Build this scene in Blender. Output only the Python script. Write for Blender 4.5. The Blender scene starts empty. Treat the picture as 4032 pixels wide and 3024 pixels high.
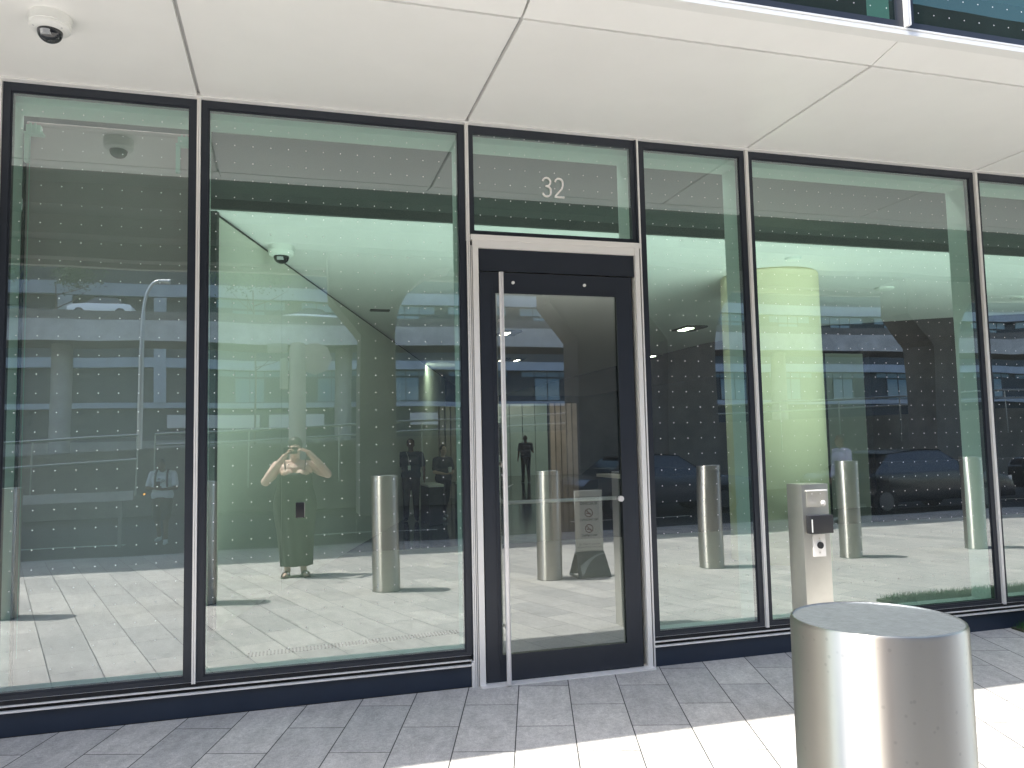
import bpy, bmesh, math, random
from mathutils import Vector, Matrix, Quaternion
R = math.radians
random.seed(7)
S = bpy.context.scene
COL = S.collection
# ------------------------------------------------------------------ camera
cam = bpy.data.cameras.new('camera')
cam.sensor_width = 36.0
cam.lens = 27.275
cam.clip_start = 0.02
cam.clip_end = 2000
CAM = Vector((0.0, -4.8465, 1.5))
co = bpy.data.objects.new('camera', cam)
COL.objects.link(co)
_r = Vector((0.961573501, -0.273715960, -0.021353568))
_d = Vector((0.000500267, 0.079523976, -0.996832828))
_f = Vector((0.274547175, 0.958517350, 0.076605079))
mw = Matrix((( _r.x, -_d.x, -_f.x, CAM.x), (_r.y, -_d.y, -_f.y, CAM.y), (_r.z, -_d.z, -_f.z, CAM.z), (0, 0, 0, 1)))
co.matrix_world = mw
S.camera = co
# ------------------------------------------------------------------ world, sun, exposure
W = bpy.data.worlds.new('World')
S.world = W
W.use_nodes = True
wn = W.node_tree.nodes
wl = W.node_tree.links
sky = wn.new('ShaderNodeTexSky')
sky.sky_type = 'NISHITA'
sky.sun_disc = False
sky.sun_elevation = R(65.6)
sky.sun_rotation = R(251.6)
sky.air_density = 1.2
sky.dust_density = 2.0
wl.new(sky.outputs[0], wn['Background'].inputs[0])
wn['Background'].inputs[1].default_value = 0.15
sd = bpy.data.lights.new('sun', 'SUN')
sd.energy = 2.6
sd.angle = R(0.55)
sd.color = (1.0, 0.955, 0.89)
so = bpy.data.objects.new('sun', sd)
COL.objects.link(so)
SUNDIR = Vector((0.43, 0.143, -1.0)).normalized()
so.rotation_euler = SUNDIR.to_track_quat('-Z', 'Y').to_euler()
so.location = (-20, -12, 40)
S.view_settings.view_transform = 'Standard'
S.view_settings.look = 'None'
S.view_settings.exposure = 1.90
S.view_settings.gamma = 1.0
S.cycles.max_bounces = 12
S.cycles.diffuse_bounces = 5
S.cycles.glossy_bounces = 4
S.cycles.transparent_max_bounces = 16
S.cycles.sample_clamp_indirect = 8
S.cycles.use_denoising = True
S.cycles.caustics_reflective = False
S.cycles.caustics_refractive = False


def gz(y):
    return -0.012 * abs(min(y, 0.0)) if y > -8.2 else -0.25


# ------------------------------------------------------------------ materials
MATS = {}


def mat(name, col, rough=0.6, metal=0.0, noise=0.0, nscale=8.0, bump=0.0, bscale=40.0, spec=0.5, emit=None, estr=0.0,
        aniso=0.0):
    m = bpy.data.materials.new(name)
    m.use_nodes = True
    n = m.node_tree.nodes
    l = m.node_tree.links
    b = n['Principled BSDF']
    b.inputs['Base Color'].default_value = (*col, 1)
    b.inputs['Roughness'].default_value = rough
    b.inputs['Metallic'].default_value = metal
    b.inputs['Specular IOR Level'].default_value = spec
    if emit:
        b.inputs['Emission Color'].default_value = (*emit, 1)
        b.inputs['Emission Strength'].default_value = estr
    if noise > 0 or bump > 0:
        tc = n.new('ShaderNodeNewGeometry')
    if noise > 0:
        t = n.new('ShaderNodeTexNoise')
        t.inputs['Scale'].default_value = nscale
        t.inputs['Detail'].default_value = 6
        t.inputs['Roughness'].default_value = 0.65
        l.new(tc.outputs['Position'], t.inputs['Vector'])
        r = n.new('ShaderNodeMapRange')
        r.inputs[1].default_value = 0.3
        r.inputs[2].default_value = 0.7
        r.inputs[3].default_value = 1 - noise
        r.inputs[4].default_value = 1 + noise
        l.new(t.outputs[0], r.inputs[0])
        v = n.new('ShaderNodeVectorMath')
        v.operation = 'SCALE'
        v.inputs[0].default_value = col
        l.new(r.outputs[0], v.inputs['Scale'])
        l.new(v.outputs[0], b.inputs['Base Color'])
    if bump > 0:
        t2 = n.new('ShaderNodeTexNoise')
        t2.inputs['Scale'].default_value = bscale
        t2.inputs['Detail'].default_value = 4
        l.new(tc.outputs['Position'], t2.inputs['Vector'])
        bp = n.new('ShaderNodeBump')
        bp.inputs['Strength'].default_value = bump
        bp.inputs['Distance'].default_value = 0.01
        l.new(t2.outputs[0], bp.inputs['Height'])
        l.new(bp.outputs[0], b.inputs['Normal'])
    if aniso > 0:
        b.inputs['Anisotropic'].default_value = aniso
        b.inputs['Anisotropic Rotation'].default_value = 0.25
        tg = n.new('ShaderNodeTangent')
        tg.direction_type = 'RADIAL'
        tg.axis = 'Z'
        l.new(tg.outputs[0], b.inputs['Tangent'])
    MATS[name] = m
    return m


def M(k):
    return MATS[k]


def glass(name, tint, refl, dots, wave=0.02, wscale=1.3):
    """Coated window glass: a clear tinted sheet with a mirror share that rises towards grazing; optional white fired dots."""
    m = bpy.data.materials.new(name)
    m.use_nodes = True
    n = m.node_tree.nodes
    l = m.node_tree.links
    n.remove(n['Principled BSDF'])
    out = n['Material Output']
    tr = n.new('ShaderNodeBsdfTransparent')
    tr.inputs[0].default_value = (*tint, 1)
    gl = n.new('ShaderNodeBsdfGlossy')
    gl.inputs['Roughness'].default_value = 0.0
    gl.inputs['Color'].default_value = (0.93, 0.985, 1.0, 1)
    geo = n.new('ShaderNodeNewGeometry')
    tc = n.new('ShaderNodeTexCoord')
    if wave > 0:
        mp = n.new('ShaderNodeMapping')
        mp.inputs['Scale'].default_value = (1.0, 1.0, 0.45)
        l.new(geo.outputs['Position'], mp.inputs[0])
        t = n.new('ShaderNodeTexNoise')
        t.inputs['Scale'].default_value = wscale
        t.inputs['Detail'].default_value = 1.0
        l.new(mp.outputs[0], t.inputs['Vector'])
        bp = n.new('ShaderNodeBump')
        bp.inputs['Strength'].default_value = wave
        bp.inputs['Distance'].default_value = 0.05
        l.new(t.outputs[0], bp.inputs['Height'])
        l.new(bp.outputs[0], gl.inputs['Normal'])
    if name == 'upper_glass':
        gl.inputs['Color'].default_value = (0.60, 0.95, 0.78, 1)
    lw = n.new('ShaderNodeLayerWeight')
    lw.inputs[0].default_value = 0.5
    p = n.new('ShaderNodeMath')
    p.operation = 'POWER'
    p.inputs[1].default_value = 4.0
    l.new(lw.outputs['Facing'], p.inputs[0])
    mr = n.new('ShaderNodeMapRange')
    mr.inputs[3].default_value = refl
    mr.inputs[4].default_value = 0.95
    l.new(p.outputs[0], mr.inputs[0])
    mx = n.new('ShaderNodeMixShader')
    l.new(mr.outputs[0], mx.inputs[0])
    l.new(tr.outputs[0], mx.inputs[1])
    l.new(gl.outputs[0], mx.inputs[2])
    # even pale veil mixed into the pane, standing for reflected haze
    du = n.new('ShaderNodeBsdfDiffuse')
    du.inputs[0].default_value = (0.80, 0.86, 0.90, 1)
    md = n.new('ShaderNodeMixShader')
    md.inputs[0].default_value = 0.020
    l.new(mx.outputs[0], md.inputs[1]); l.new(du.outputs[0], md.inputs[2])
    mx = md
    last = mx
    if dots:
        sx = n.new('ShaderNodeSeparateXYZ')
        l.new(tc.outputs['Object'], sx.inputs[0])
        sq = []
        for ax, pitch in ((0, 0.1045), (2, 0.1075)):
            a = n.new('ShaderNodeMath'); a.operation = 'DIVIDE'; a.inputs[1].default_value = pitch
            l.new(sx.outputs[ax], a.inputs[0])
            r = n.new('ShaderNodeMath'); r.operation = 'ROUND'
            l.new(a.outputs[0], r.inputs[0])
            s = n.new('ShaderNodeMath'); s.operation = 'SUBTRACT'
            l.new(a.outputs[0], s.inputs[0]); l.new(r.outputs[0], s.inputs[1])
            k = n.new('ShaderNodeMath'); k.operation = 'MULTIPLY'; k.inputs[1].default_value = pitch
            l.new(s.outputs[0], k.inputs[0])
            q = n.new('ShaderNodeMath'); q.operation = 'POWER'; q.inputs[1].default_value = 2
            l.new(k.outputs[0], q.inputs[0])
            sq.append(q)
        ad = n.new('ShaderNodeMath'); ad.operation = 'ADD'
        l.new(sq[0].outputs[0], ad.inputs[0]); l.new(sq[1].outputs[0], ad.inputs[1])
        lt = n.new('ShaderNodeMath'); lt.operation = 'LESS_THAN'; lt.inputs[1].default_value = 0.0033 ** 2
        l.new(ad.outputs[0], lt.inputs[0])
        df = n.new('ShaderNodeBsdfDiffuse')
        df.inputs[0].default_value = (0.92, 0.95, 0.93, 1)
        m2 = n.new('ShaderNodeMixShader')
        l.new(lt.outputs[0], m2.inputs[0]); l.new(mx.outputs[0], m2.inputs[1]); l.new(df.outputs[0], m2.inputs[2])
        last = m2
    l.new(last.outputs[0], out.inputs[0])
    MATS[name] = m
    return m


mat('soffit', (0.92, 0.92, 0.895), 0.38, noise=0.028, nscale=1.1)
mat('white_trim', (0.86, 0.86, 0.84), 0.3)
mat('steel_trim', (0.94, 0.92, 0.88), 0.35, 0.2)
mat('steel_dark', (0.50, 0.49, 0.49), 0.3, 0.9)
mat('dark_frame', (0.030, 0.036, 0.048), 0.38, 0.2, noise=0.06, nscale=3)
mat('plinth', (0.022, 0.034, 0.058), 0.42, 0.1, noise=0.08, nscale=4)
mat('gasket', (0.008, 0.008, 0.009), 0.7)
mat('joint', (0.62, 0.62, 0.63), 0.8)
mat('stainless', (0.62, 0.595, 0.54), 0.42, 1.0, aniso=1.0)
mat('stainless_top', (0.20, 0.22, 0.23), 0.5, 0.75, noise=0.16, nscale=60, bump=0.15, bscale=220)
mat('stainless_post', (0.72, 0.71, 0.65), 0.36, 1.0, noise=0.04, nscale=9)
mat('pull_steel', (0.86, 0.83, 0.82), 0.35, 0.5)
mat('white_plastic', (0.86, 0.87, 0.84), 0.35)
mat('dark_dome', (0.02, 0.022, 0.026), 0.06, spec=0.8)
mat('black_plastic', (0.018, 0.019, 0.022), 0.45)
mat('lens', (0.55, 0.56, 0.58), 0.25, 0.4)
mat('int_white', (0.86, 0.86, 0.84), 0.6, noise=0.02, nscale=2)
mat('int_wall', (0.78, 0.78, 0.68), 0.55, noise=0.02, nscale=1)
mat('int_ceiling', (0.80, 0.79, 0.79), 0.7)
mat('column_paint', (0.84, 0.77, 0.55), 0.5)
mat('int_dark', (0.045, 0.055, 0.052), 0.6)
mat('int_floor', (0.055, 0.060, 0.058), 0.12, noise=0.2, nscale=3)
mat('int_stone', (0.40, 0.39, 0.38), 0.35, noise=0.06, nscale=2)
mat('int_far', (0.09, 0.10, 0.095), 0.5, noise=0.2, nscale=1)
mat('wood', (0.40, 0.345, 0.30), 0.5, noise=0.15, nscale=2)
mat('panel_green', (0.30, 0.42, 0.40), 0.3)
mat('blind', (0.84, 0.52, 0.58), 0.85, noise=0.05, nscale=2)
mat('shade_case', (0.75, 0.80, 0.76), 0.5)
mat('counter_white', (0.85, 0.80, 0.76), 0.4)
mat('asphalt', (0.055, 0.056, 0.058), 0.9, noise=0.2, nscale=3, bump=0.3, bscale=90)
mat('road_paint', (0.7, 0.7, 0.66), 0.7, noise=0.1, nscale=12)
mat('kerb', (0.40, 0.40, 0.39), 0.8, noise=0.15, nscale=6)
mat('concrete', (0.30, 0.285, 0.26), 0.85, noise=0.22, nscale=1.2, bump=0.3, bscale=20)
mat('concrete_light', (0.44, 0.43, 0.41), 0.85, noise=0.28, nscale=0.9)
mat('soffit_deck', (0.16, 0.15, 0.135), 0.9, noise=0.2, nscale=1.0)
mat('barrier', (0.55, 0.54, 0.52), 0.85, noise=0.2, nscale=3)
mat('rail', (0.62, 0.63, 0.60), 0.35, 0.7)
mat('bldg_slab', (0.36, 0.41, 0.46), 0.7, noise=0.18, nscale=0.6)
mat('bldg_dark', (0.05, 0.06, 0.065), 0.7)
mat('bldg_glass', (0.16, 0.27, 0.32), 0.15, spec=0.8)
mat('bldg_frame', (0.05, 0.06, 0.07), 0.5)
mat('sign_panel', (0.62, 0.60, 0.57), 0.7)
mat('lamp_pole', (0.42, 0.43, 0.43), 0.4, 0.7)
mat('foliage', (0.055, 0.105, 0.035), 0.7)
mat('foliage_light', (0.10, 0.16, 0.05), 0.7)
mat('bark', (0.12, 0.09, 0.065), 0.9, noise=0.3, nscale=8)
mat('grass', (0.045, 0.13, 0.035), 0.8)
mat('soil', (0.05, 0.06, 0.03), 0.9)
mat('car_white', (0.78, 0.80, 0.80), 0.25, spec=0.7)
mat('car_black', (0.012, 0.013, 0.016), 0.2, spec=0.7)
mat('car_grey', (0.14, 0.15, 0.17), 0.25, 0.4)
mat('car_glass', (0.02, 0.025, 0.03), 0.05, spec=0.9)
mat('car_screen', (0.22, 0.28, 0.45), 0.08, spec=0.9)
mat('tyre', (0.015, 0.015, 0.015), 0.85)
mat('alloy', (0.16, 0.16, 0.17), 0.4, 0.9)
mat('skin_light', (0.72, 0.50, 0.40), 0.55)
mat('skin_dark', (0.16, 0.085, 0.055), 0.55)
mat('hair_dark', (0.02, 0.016, 0.014), 0.5)
mat('dress', (0.014, 0.014, 0.014), 0.8, noise=0.12, nscale=5)
mat('sandal', (0.05, 0.035, 0.03), 0.6)
mat('phone', (0.02, 0.02, 0.022), 0.2)
mat('tee_white', (0.80, 0.86, 0.92), 0.85, noise=0.04, nscale=8)
mat('shorts', (0.07, 0.06, 0.055), 0.85)
mat('strap', (0.05, 0.06, 0.08), 0.7)
mat('shoe_white', (0.7, 0.72, 0.75), 0.6)
mat('navy', (0.035, 0.055, 0.09), 0.85)
mat('trousers', (0.02, 0.022, 0.026), 0.85)
mat('shirt_blue', (0.07, 0.10, 0.15), 0.85, noise=0.2, nscale=14)
mat('lavender', (0.42, 0.42, 0.62), 0.85)
mat('grey_top', (0.09, 0.09, 0.10), 0.85)
mat('light_panel', (1, 0.95, 0.85), 0.5, emit=(1.0, 0.88, 0.68), estr=9.0)
mat('sign_grey', (0.66, 0.68, 0.66), 0.6)
mat('sign_base', (0.035, 0.06, 0.075), 0.45)
mat('sign_stripe', (0.36, 0.42, 0.43), 0.45)
mat('ink', (0.06, 0.055, 0.055), 0.7)
mat('ink_red', (0.16, 0.05, 0.045), 0.7)
mat('drain', (0.16, 0.15, 0.14), 0.6)
mat('amber', (0.9, 0.4, 0.05), 0.4, emit=(1, 0.45, 0.08), estr=1.2)
mat('brick', (0.30, 0.13, 0.09), 0.85, noise=0.15, nscale=1)
mat('billboard', (0.42, 0.52, 0.78), 0.5)
glass('window_glass', (0.55, 0.81, 0.71), 0.28, True, wave=0.045)
glass('door_glass', (0.60, 0.67, 0.63), 0.26, False, wave=0.010)
glass('upper_glass', (0.22, 0.42, 0.38), 0.085, True, wave=0.02)
# fine weave on the roller blind
bl = MATS['blind'].node_tree


def paver_material():
    m = bpy.data.materials.new('paving')
    m.use_nodes = True
    n = m.node_tree.nodes
    l = m.node_tree.links
    b = n['Principled BSDF']
    geo = n.new('ShaderNodeNewGeometry')
    c, s = math.cos(R(17.5)), math.sin(R(17.5))

    def dot(vec, add):
        d = n.new('ShaderNodeVectorMath'); d.operation = 'DOT_PRODUCT'
        d.inputs[1].default_value = vec
        l.new(geo.outputs['Position'], d.inputs[0])
        a = n.new('ShaderNodeMath'); a.operation = 'ADD'; a.inputs[1].default_value = add
        l.new(d.outputs['Value'], a.inputs[0])
        return a
    u = dot((c, -s, 0), -1.0205 + 400 * 0.3085)
    v = dot((s, c, 0), 0.01 + 0.332 + 400 * 0.664)
    cb = n.new('ShaderNodeCombineXYZ')
    l.new(v.outputs[0], cb.inputs[0]); l.new(u.outputs[0], cb.inputs[1])
    br = n.new('ShaderNodeTexBrick')
    br.offset = 0.5
    br.inputs['Scale'].default_value = 1.0
    br.inputs['Color1'].default_value = (0.0, 0.0, 0.0, 1)
    br.inputs['Color2'].default_value = (1.0, 1.0, 1.0, 1)
    br.inputs['Mortar'].default_value = (0.5, 0.5, 0.5, 1)
    br.inputs['Mortar Size'].default_value = 0.0034
    br.inputs['Mortar Smooth'].default_value = 0.25
    br.inputs['Brick Width'].default_value = 0.664
    br.inputs['Row Height'].default_value = 0.3085
    l.new(cb.outputs[0], br.inputs['Vector'])
    ramp = n.new('ShaderNodeValToRGB')
    e = ramp.color_ramp.elements
    e[0].position = 0.0; e[0].color = (0.425, 0.415, 0.395, 1)
    e[1].position = 1.0; e[1].color = (0.560, 0.540, 0.500, 1)
    e2 = ramp.color_ramp.elements.new(0.5); e2.color = (0.485, 0.468, 0.440, 1)
    l.new(br.outputs['Color'], ramp.inputs[0])
    # mottling: clouds, veins, fine grain

    def noise(scale, detail, rough, stretch=None):
        t = n.new('ShaderNodeTexNoise')
        t.inputs['Scale'].default_value = scale
        t.inputs['Detail'].default_value = detail
        t.inputs['Roughness'].default_value = rough
        src = cb if stretch else geo
        if stretch:
            mp = n.new('ShaderNodeMapping'); mp.inputs['Scale'].default_value = stretch
            l.new(cb.outputs[0], mp.inputs[0]); l.new(mp.outputs[0], t.inputs['Vector'])
        else:
            l.new(geo.outputs['Position'], t.inputs['Vector'])
        return t
    def rng(t, a, bb, lo=0.3, hi=0.7):
        r = n.new('ShaderNodeMapRange')
        r.inputs[1].default_value = lo; r.inputs[2].default_value = hi
        r.inputs[3].default_value = a; r.inputs[4].default_value = bb
        l.new(t.outputs[0], r.inputs[0])
        return r
    n1 = rng(noise(7, 8, 0.75, (0.7, 1.5, 1)), 0.74, 1.18)
    n2 = rng(noise(45, 6, 0.8), 0.76, 1.20)
    n3 = rng(noise(1.1, 4, 0.6), 0.90, 1.09)
    n4 = rng(noise(170, 3, 0.7), 0.74, 1.20)
    cur = ramp.outputs[0]
    for k in (n1, n2, n3, n4):
        vm = n.new('ShaderNodeVectorMath'); vm.operation = 'SCALE'
        l.new(cur, vm.inputs[0]); l.new(k.outputs[0], vm.inputs['Scale'])
        cur = vm.outputs[0]
    # dark spots (gum, pits)
    vo = n.new('ShaderNodeTexVoronoi'); vo.inputs['Scale'].default_value = 3.1
    l.new(geo.outputs['Position'], vo.inputs['Vector'])
    sp = n.new('ShaderNodeMapRange'); sp.inputs[1].default_value = 0.022; sp.inputs[2].default_value = 0.045
    sp.inputs[3].default_value = 0.62; sp.inputs[4].default_value = 1.0
    l.new(vo.outputs['Distance'], sp.inputs[0])
    vm = n.new('ShaderNodeVectorMath'); vm.operation = 'SCALE'
    l.new(cur, vm.inputs[0]); l.new(sp.outputs[0], vm.inputs['Scale'])
    cur = vm.outputs[0]
    mx = n.new('ShaderNodeMix'); mx.data_type = 'RGBA'
    l.new(br.outputs['Fac'], mx.inputs[0])
    l.new(cur, mx.inputs[6])
    mx.inputs[7].default_value = (0.035, 0.034, 0.032, 1)
    l.new(mx.outputs[2], b.inputs['Base Color'])
    b.inputs['Roughness'].default_value = 0.72
    bp = n.new('ShaderNodeBump')
    bp.inputs['Strength'].default_value = 0.35
    bp.inputs['Distance'].default_value = 0.004
    sub = n.new('ShaderNodeMath'); sub.operation = 'SUBTRACT'
    l.new(n2.outputs[0], sub.inputs[0]); l.new(br.outputs['Fac'], sub.inputs[1])
    l.new(sub.outputs[0], bp.inputs['Height'])
    l.new(bp.outputs[0], b.inputs['Normal'])
    MATS['paving'] = m


paver_material()

# water marks on the stainless steel of the bollards
def stain(m):
    n = m.node_tree.nodes; l = m.node_tree.links
    b = n['Principled BSDF']
    geo = n.new('ShaderNodeTexCoord')
    vo = n.new('ShaderNodeTexVoronoi'); vo.inputs['Scale'].default_value = 55
    l.new(geo.outputs['Object'], vo.inputs['Vector'])
    a = n.new('ShaderNodeMapRange'); a.inputs[1].default_value = 0.10; a.inputs[2].default_value = 0.20
    a.inputs[3].default_value = 0.0; a.inputs[4].default_value = 1.0
    l.new(vo.outputs['Distance'], a.inputs[0])
    no = n.new('ShaderNodeTexNoise'); no.inputs['Scale'].default_value = 5
    l.new(geo.outputs['Object'], no.inputs['Vector'])
    c = n.new('ShaderNodeMapRange'); c.inputs[1].default_value = 0.50; c.inputs[2].default_value = 0.58
    c.inputs[3].default_value = 1.0; c.inputs[4].default_value = 0.0
    l.new(no.outputs[0], c.inputs[0])
    mxm = n.new('ShaderNodeMath'); mxm.operation = 'MAXIMUM'
    l.new(a.outputs[0], mxm.inputs[0]); l.new(c.outputs[0], mxm.inputs[1])
    r = n.new('ShaderNodeMapRange'); r.inputs[3].default_value = 0.86; r.inputs[4].default_value = 1.0
    l.new(mxm.outputs[0], r.inputs[0])
    v = n.new('ShaderNodeVectorMath'); v.operation = 'SCALE'
    v.inputs[0].default_value = b.inputs['Base Color'].default_value[:3]
    l.new(r.outputs[0], v.inputs['Scale'])
    l.new(v.outputs[0], b.inputs['Base Color'])
    # horizontal brushing in the roughness
    mp = n.new('ShaderNodeMapping'); mp.inputs['Scale'].default_value = (1.5, 1.5, 260)
    l.new(geo.outputs['Object'], mp.inputs[0])
    n2 = n.new('ShaderNodeTexNoise'); n2.inputs['Scale'].default_value = 1.0; n2.inputs['Detail'].default_value = 3
    l.new(mp.outputs[0], n2.inputs['Vector'])
    r2 = n.new('ShaderNodeMapRange'); r2.inputs[3].default_value = 0.40; r2.inputs[4].default_value = 0.44
    l.new(n2.outputs[0], r2.inputs[0])
    l.new(r2.outputs[0], b.inputs['Roughness'])


stain(MATS['stainless'])

# ------------------------------------------------------------------ mesh helpers


def nb():
    return bmesh.new()


def box(bm, x0, x1, y0, y1, z0, z1):
    v = [bm.verts.new(p) for p in ((x0, y0, z0), (x1, y0, z0), (x1, y1, z0), (x0, y1, z0),
                                   (x0, y0, z1), (x1, y0, z1), (x1, y1, z1), (x0, y1, z1))]
    for f in ((3, 2, 1, 0), (4, 5, 6, 7), (0, 1, 5, 4), (1, 2, 6, 5), (2, 3, 7, 6), (3, 0, 4, 7)):
        bm.faces.new([v[i] for i in f])
    return v


def frame_axes(d):
    d = d.normalized()
    a = Vector((0, 0, 1)) if abs(d.z) < 0.95 else Vector((1, 0, 0))
    u = d.cross(a).normalized()
    w = d.cross(u).normalized()
    return u, w


def tube(bm, pts, rad, seg=12, caps=True):
    pts = [Vector(p) for p in pts]
    if not isinstance(rad, (list, tuple)):
        rad = [rad] * len(pts)
    rings = []
    u0 = None
    for i, p in enumerate(pts):
        if i == 0:
            d = pts[1] - p
        elif i == len(pts) - 1:
            d = p - pts[i - 1]
        else:
            d = (pts[i + 1] - p).normalized() + (p - pts[i - 1]).normalized()
        d.normalize()
        if u0 is None:
            u, w = frame_axes(d)
        else:
            u = (u0 - d * u0.dot(d)).normalized()
            w = d.cross(u).normalized()
        u0 = u
        rings.append([bm.verts.new(p + (u * math.cos(2 * math.pi * k / seg) + w * math.sin(2 * math.pi * k / seg)) * rad[i])
                      for k in range(seg)])
    for a, b in zip(rings, rings[1:]):
        for k in range(seg):
            bm.faces.new((a[k], a[(k + 1) % seg], b[(k + 1) % seg], b[k]))
    if caps:
        bm.faces.new(rings[0][::-1])
        bm.faces.new(rings[-1])


def lathe(bm, prof, seg=48, cx=0, cy=0, cz=0, sx=1, sy=1):
    """prof: list of (r, z) bottom to top or top to bottom"""
    rings = []
    for r, z in prof:
        if r < 1e-6:
            rings.append([bm.verts.new((cx, cy, cz + z))])
        else:
            rings.append([bm.verts.new((cx + sx * r * math.cos(2 * math.pi * k / seg), cy + sy * r * math.sin(2 * math.pi * k / seg), cz + z))
                          for k in range(seg)])
    for a, b in zip(rings, rings[1:]):
        for k in range(seg):
            k2 = (k + 1) % seg
            if len(a) == 1 and len(b) == 1:
                continue
            if len(a) == 1:
                bm.faces.new((a[0], b[k2], b[k]))
            elif len(b) == 1:
                bm.faces.new((a[k], a[k2], b[0]))
            else:
                bm.faces.new((a[k], a[k2], b[k2], b[k]))


def prism_y(bm, pts, y0, y1):
    """polygon in x,z (counter-clockwise seen from -y) pushed from y0 to y1"""
    a = [bm.verts.new((x, y0, z)) for x, z in pts]
    b = [bm.verts.new((x, y1, z)) for x, z in pts]
    bm.faces.new(a)
    bm.faces.new(b[::-1])
    for i in range(len(pts)):
        j = (i + 1) % len(pts)
        bm.faces.new((a[j], a[i], b[i], b[j]))


def prism_z(bm, pts, z0, z1):
    a = [bm.verts.new((x, y, z0)) for x, y in pts]
    b = [bm.verts.new((x, y, z1)) for x, y in pts]
    bm.faces.new(a[::-1])
    bm.faces.new(b)
    for i in range(len(pts)):
        j = (i + 1) % len(pts)
        bm.faces.new((a[i], a[j], b[j], b[i]))


def bevel(bm, w, seg=2):
    bmesh.ops.remove_doubles(bm, verts=bm.verts, dist=1e-6)
    bmesh.ops.bevel(bm, geom=[e for e in bm.edges if len(e.link_faces) == 2 and e.calc_face_angle(0) > 0.5],
                    offset=w, segments=seg, affect='EDGES', profile=0.6)


def worldloc(o):
    v = Vector((0, 0, 0))
    while o:
        v += o.location
        o = o.parent
    return v


def smooth(me, ang=35):
    me.polygons.foreach_set('use_smooth', [True] * len(me.polygons))
    try:
        me.set_sharp_from_angle(angle=R(ang))
    except Exception:
        pass


def obj(name, bm, m, parent=None, loc=None, sm=True, fix=True):
    """mesh given in world coordinates; parented ones keep them, top-level ones take loc as origin"""
    if fix:
        bmesh.ops.recalc_face_normals(bm, faces=bm.faces)
    me = bpy.data.meshes.new(name)
    org = worldloc(parent) if parent else Vector(loc or (0, 0, 0))
    lo = Vector(loc) - org if (parent and loc) else (Vector((0, 0, 0)) if parent else org)
    bmesh.ops.translate(bm, verts=bm.verts, vec=-(org + (lo if parent else Vector((0, 0, 0)))))
    bm.to_mesh(me)
    bm.free()
    o = bpy.data.objects.new(name, me)
    COL.objects.link(o)
    if parent:
        o.parent = parent
    o.location = lo if parent else org
    me.materials.append(M(m))
    if sm:
        smooth(me)
    return o


def tag(o, label=None, cat=None, group=None, kind=None):
    if label:
        o['label'] = label
    if cat:
        o['category'] = cat
    if group:
        o['group'] = group
    if kind:
        o['kind'] = kind
    return o


def empty(name, loc, label, cat, group=None):
    o = bpy.data.objects.new(name, None)
    o.empty_display_size = 0.2
    COL.objects.link(o)
    o.location = loc
    return tag(o, label, cat, group)


def kids(o):
    return [c for c in bpy.data.objects if c.parent == o]


def copy_tree(o, parent=None):
    c = o.copy()
    COL.objects.link(c)
    if parent:
        c.parent = parent
    for ch in kids(o):
        copy_tree(ch, c)
    return c


def bx(name, m, parent, *a, bev=0.0):
    bm = nb()
    box(bm, *a)
    if bev:
        bevel(bm, bev)
    return obj(name, bm, m, parent, sm=bev > 0)


# ------------------------------------------------------------------ ground
bm = nb()
N = 40
g = []
for i in range(2):
    y = 0.0 if i == 0 else -8.2
    g.append([bm.verts.new((-60 + 140 * k / N, y, gz(y) if y > -8.1 else -0.0984)) for k in range(N + 1)])
for k in range(N):
    bm.faces.new((g[1][k], g[1][k + 1], g[0][k + 1], g[0][k]))
tag(obj('plaza_paving', bm, 'paving', sm=False), kind='structure')
bx('kerb', 'kerb', None, -60, 80, -8.38, -8.2, -0.26, -0.0985)['kind'] = 'structure'
bm = nb()
vs = [bm.verts.new(p) for p in ((-400, -400, -0.262), (400, -400, -0.262), (400, -8.2, -0.262), (-400, -8.2, -0.262))]
bm.faces.new(vs)
tag(obj('road', bm, 'asphalt', sm=False), kind='structure')
bm = nb()
for k in range(-8, 14):
    box(bm, k * 6.0, k * 6.0 + 3.0, -11.62, -11.5, -0.2619, -0.258)
tag(obj('road_marking', bm, 'road_paint', sm=False), kind='structure')

# ------------------------------------------------------------------ office building
B = empty('office_building', (0, 0, 0), 'glass-fronted office building with white soffit and dark framed tall windows', 'building')
ZT = 3.55      # top of lower glass
ZS = 3.612     # soffit underside


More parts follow.
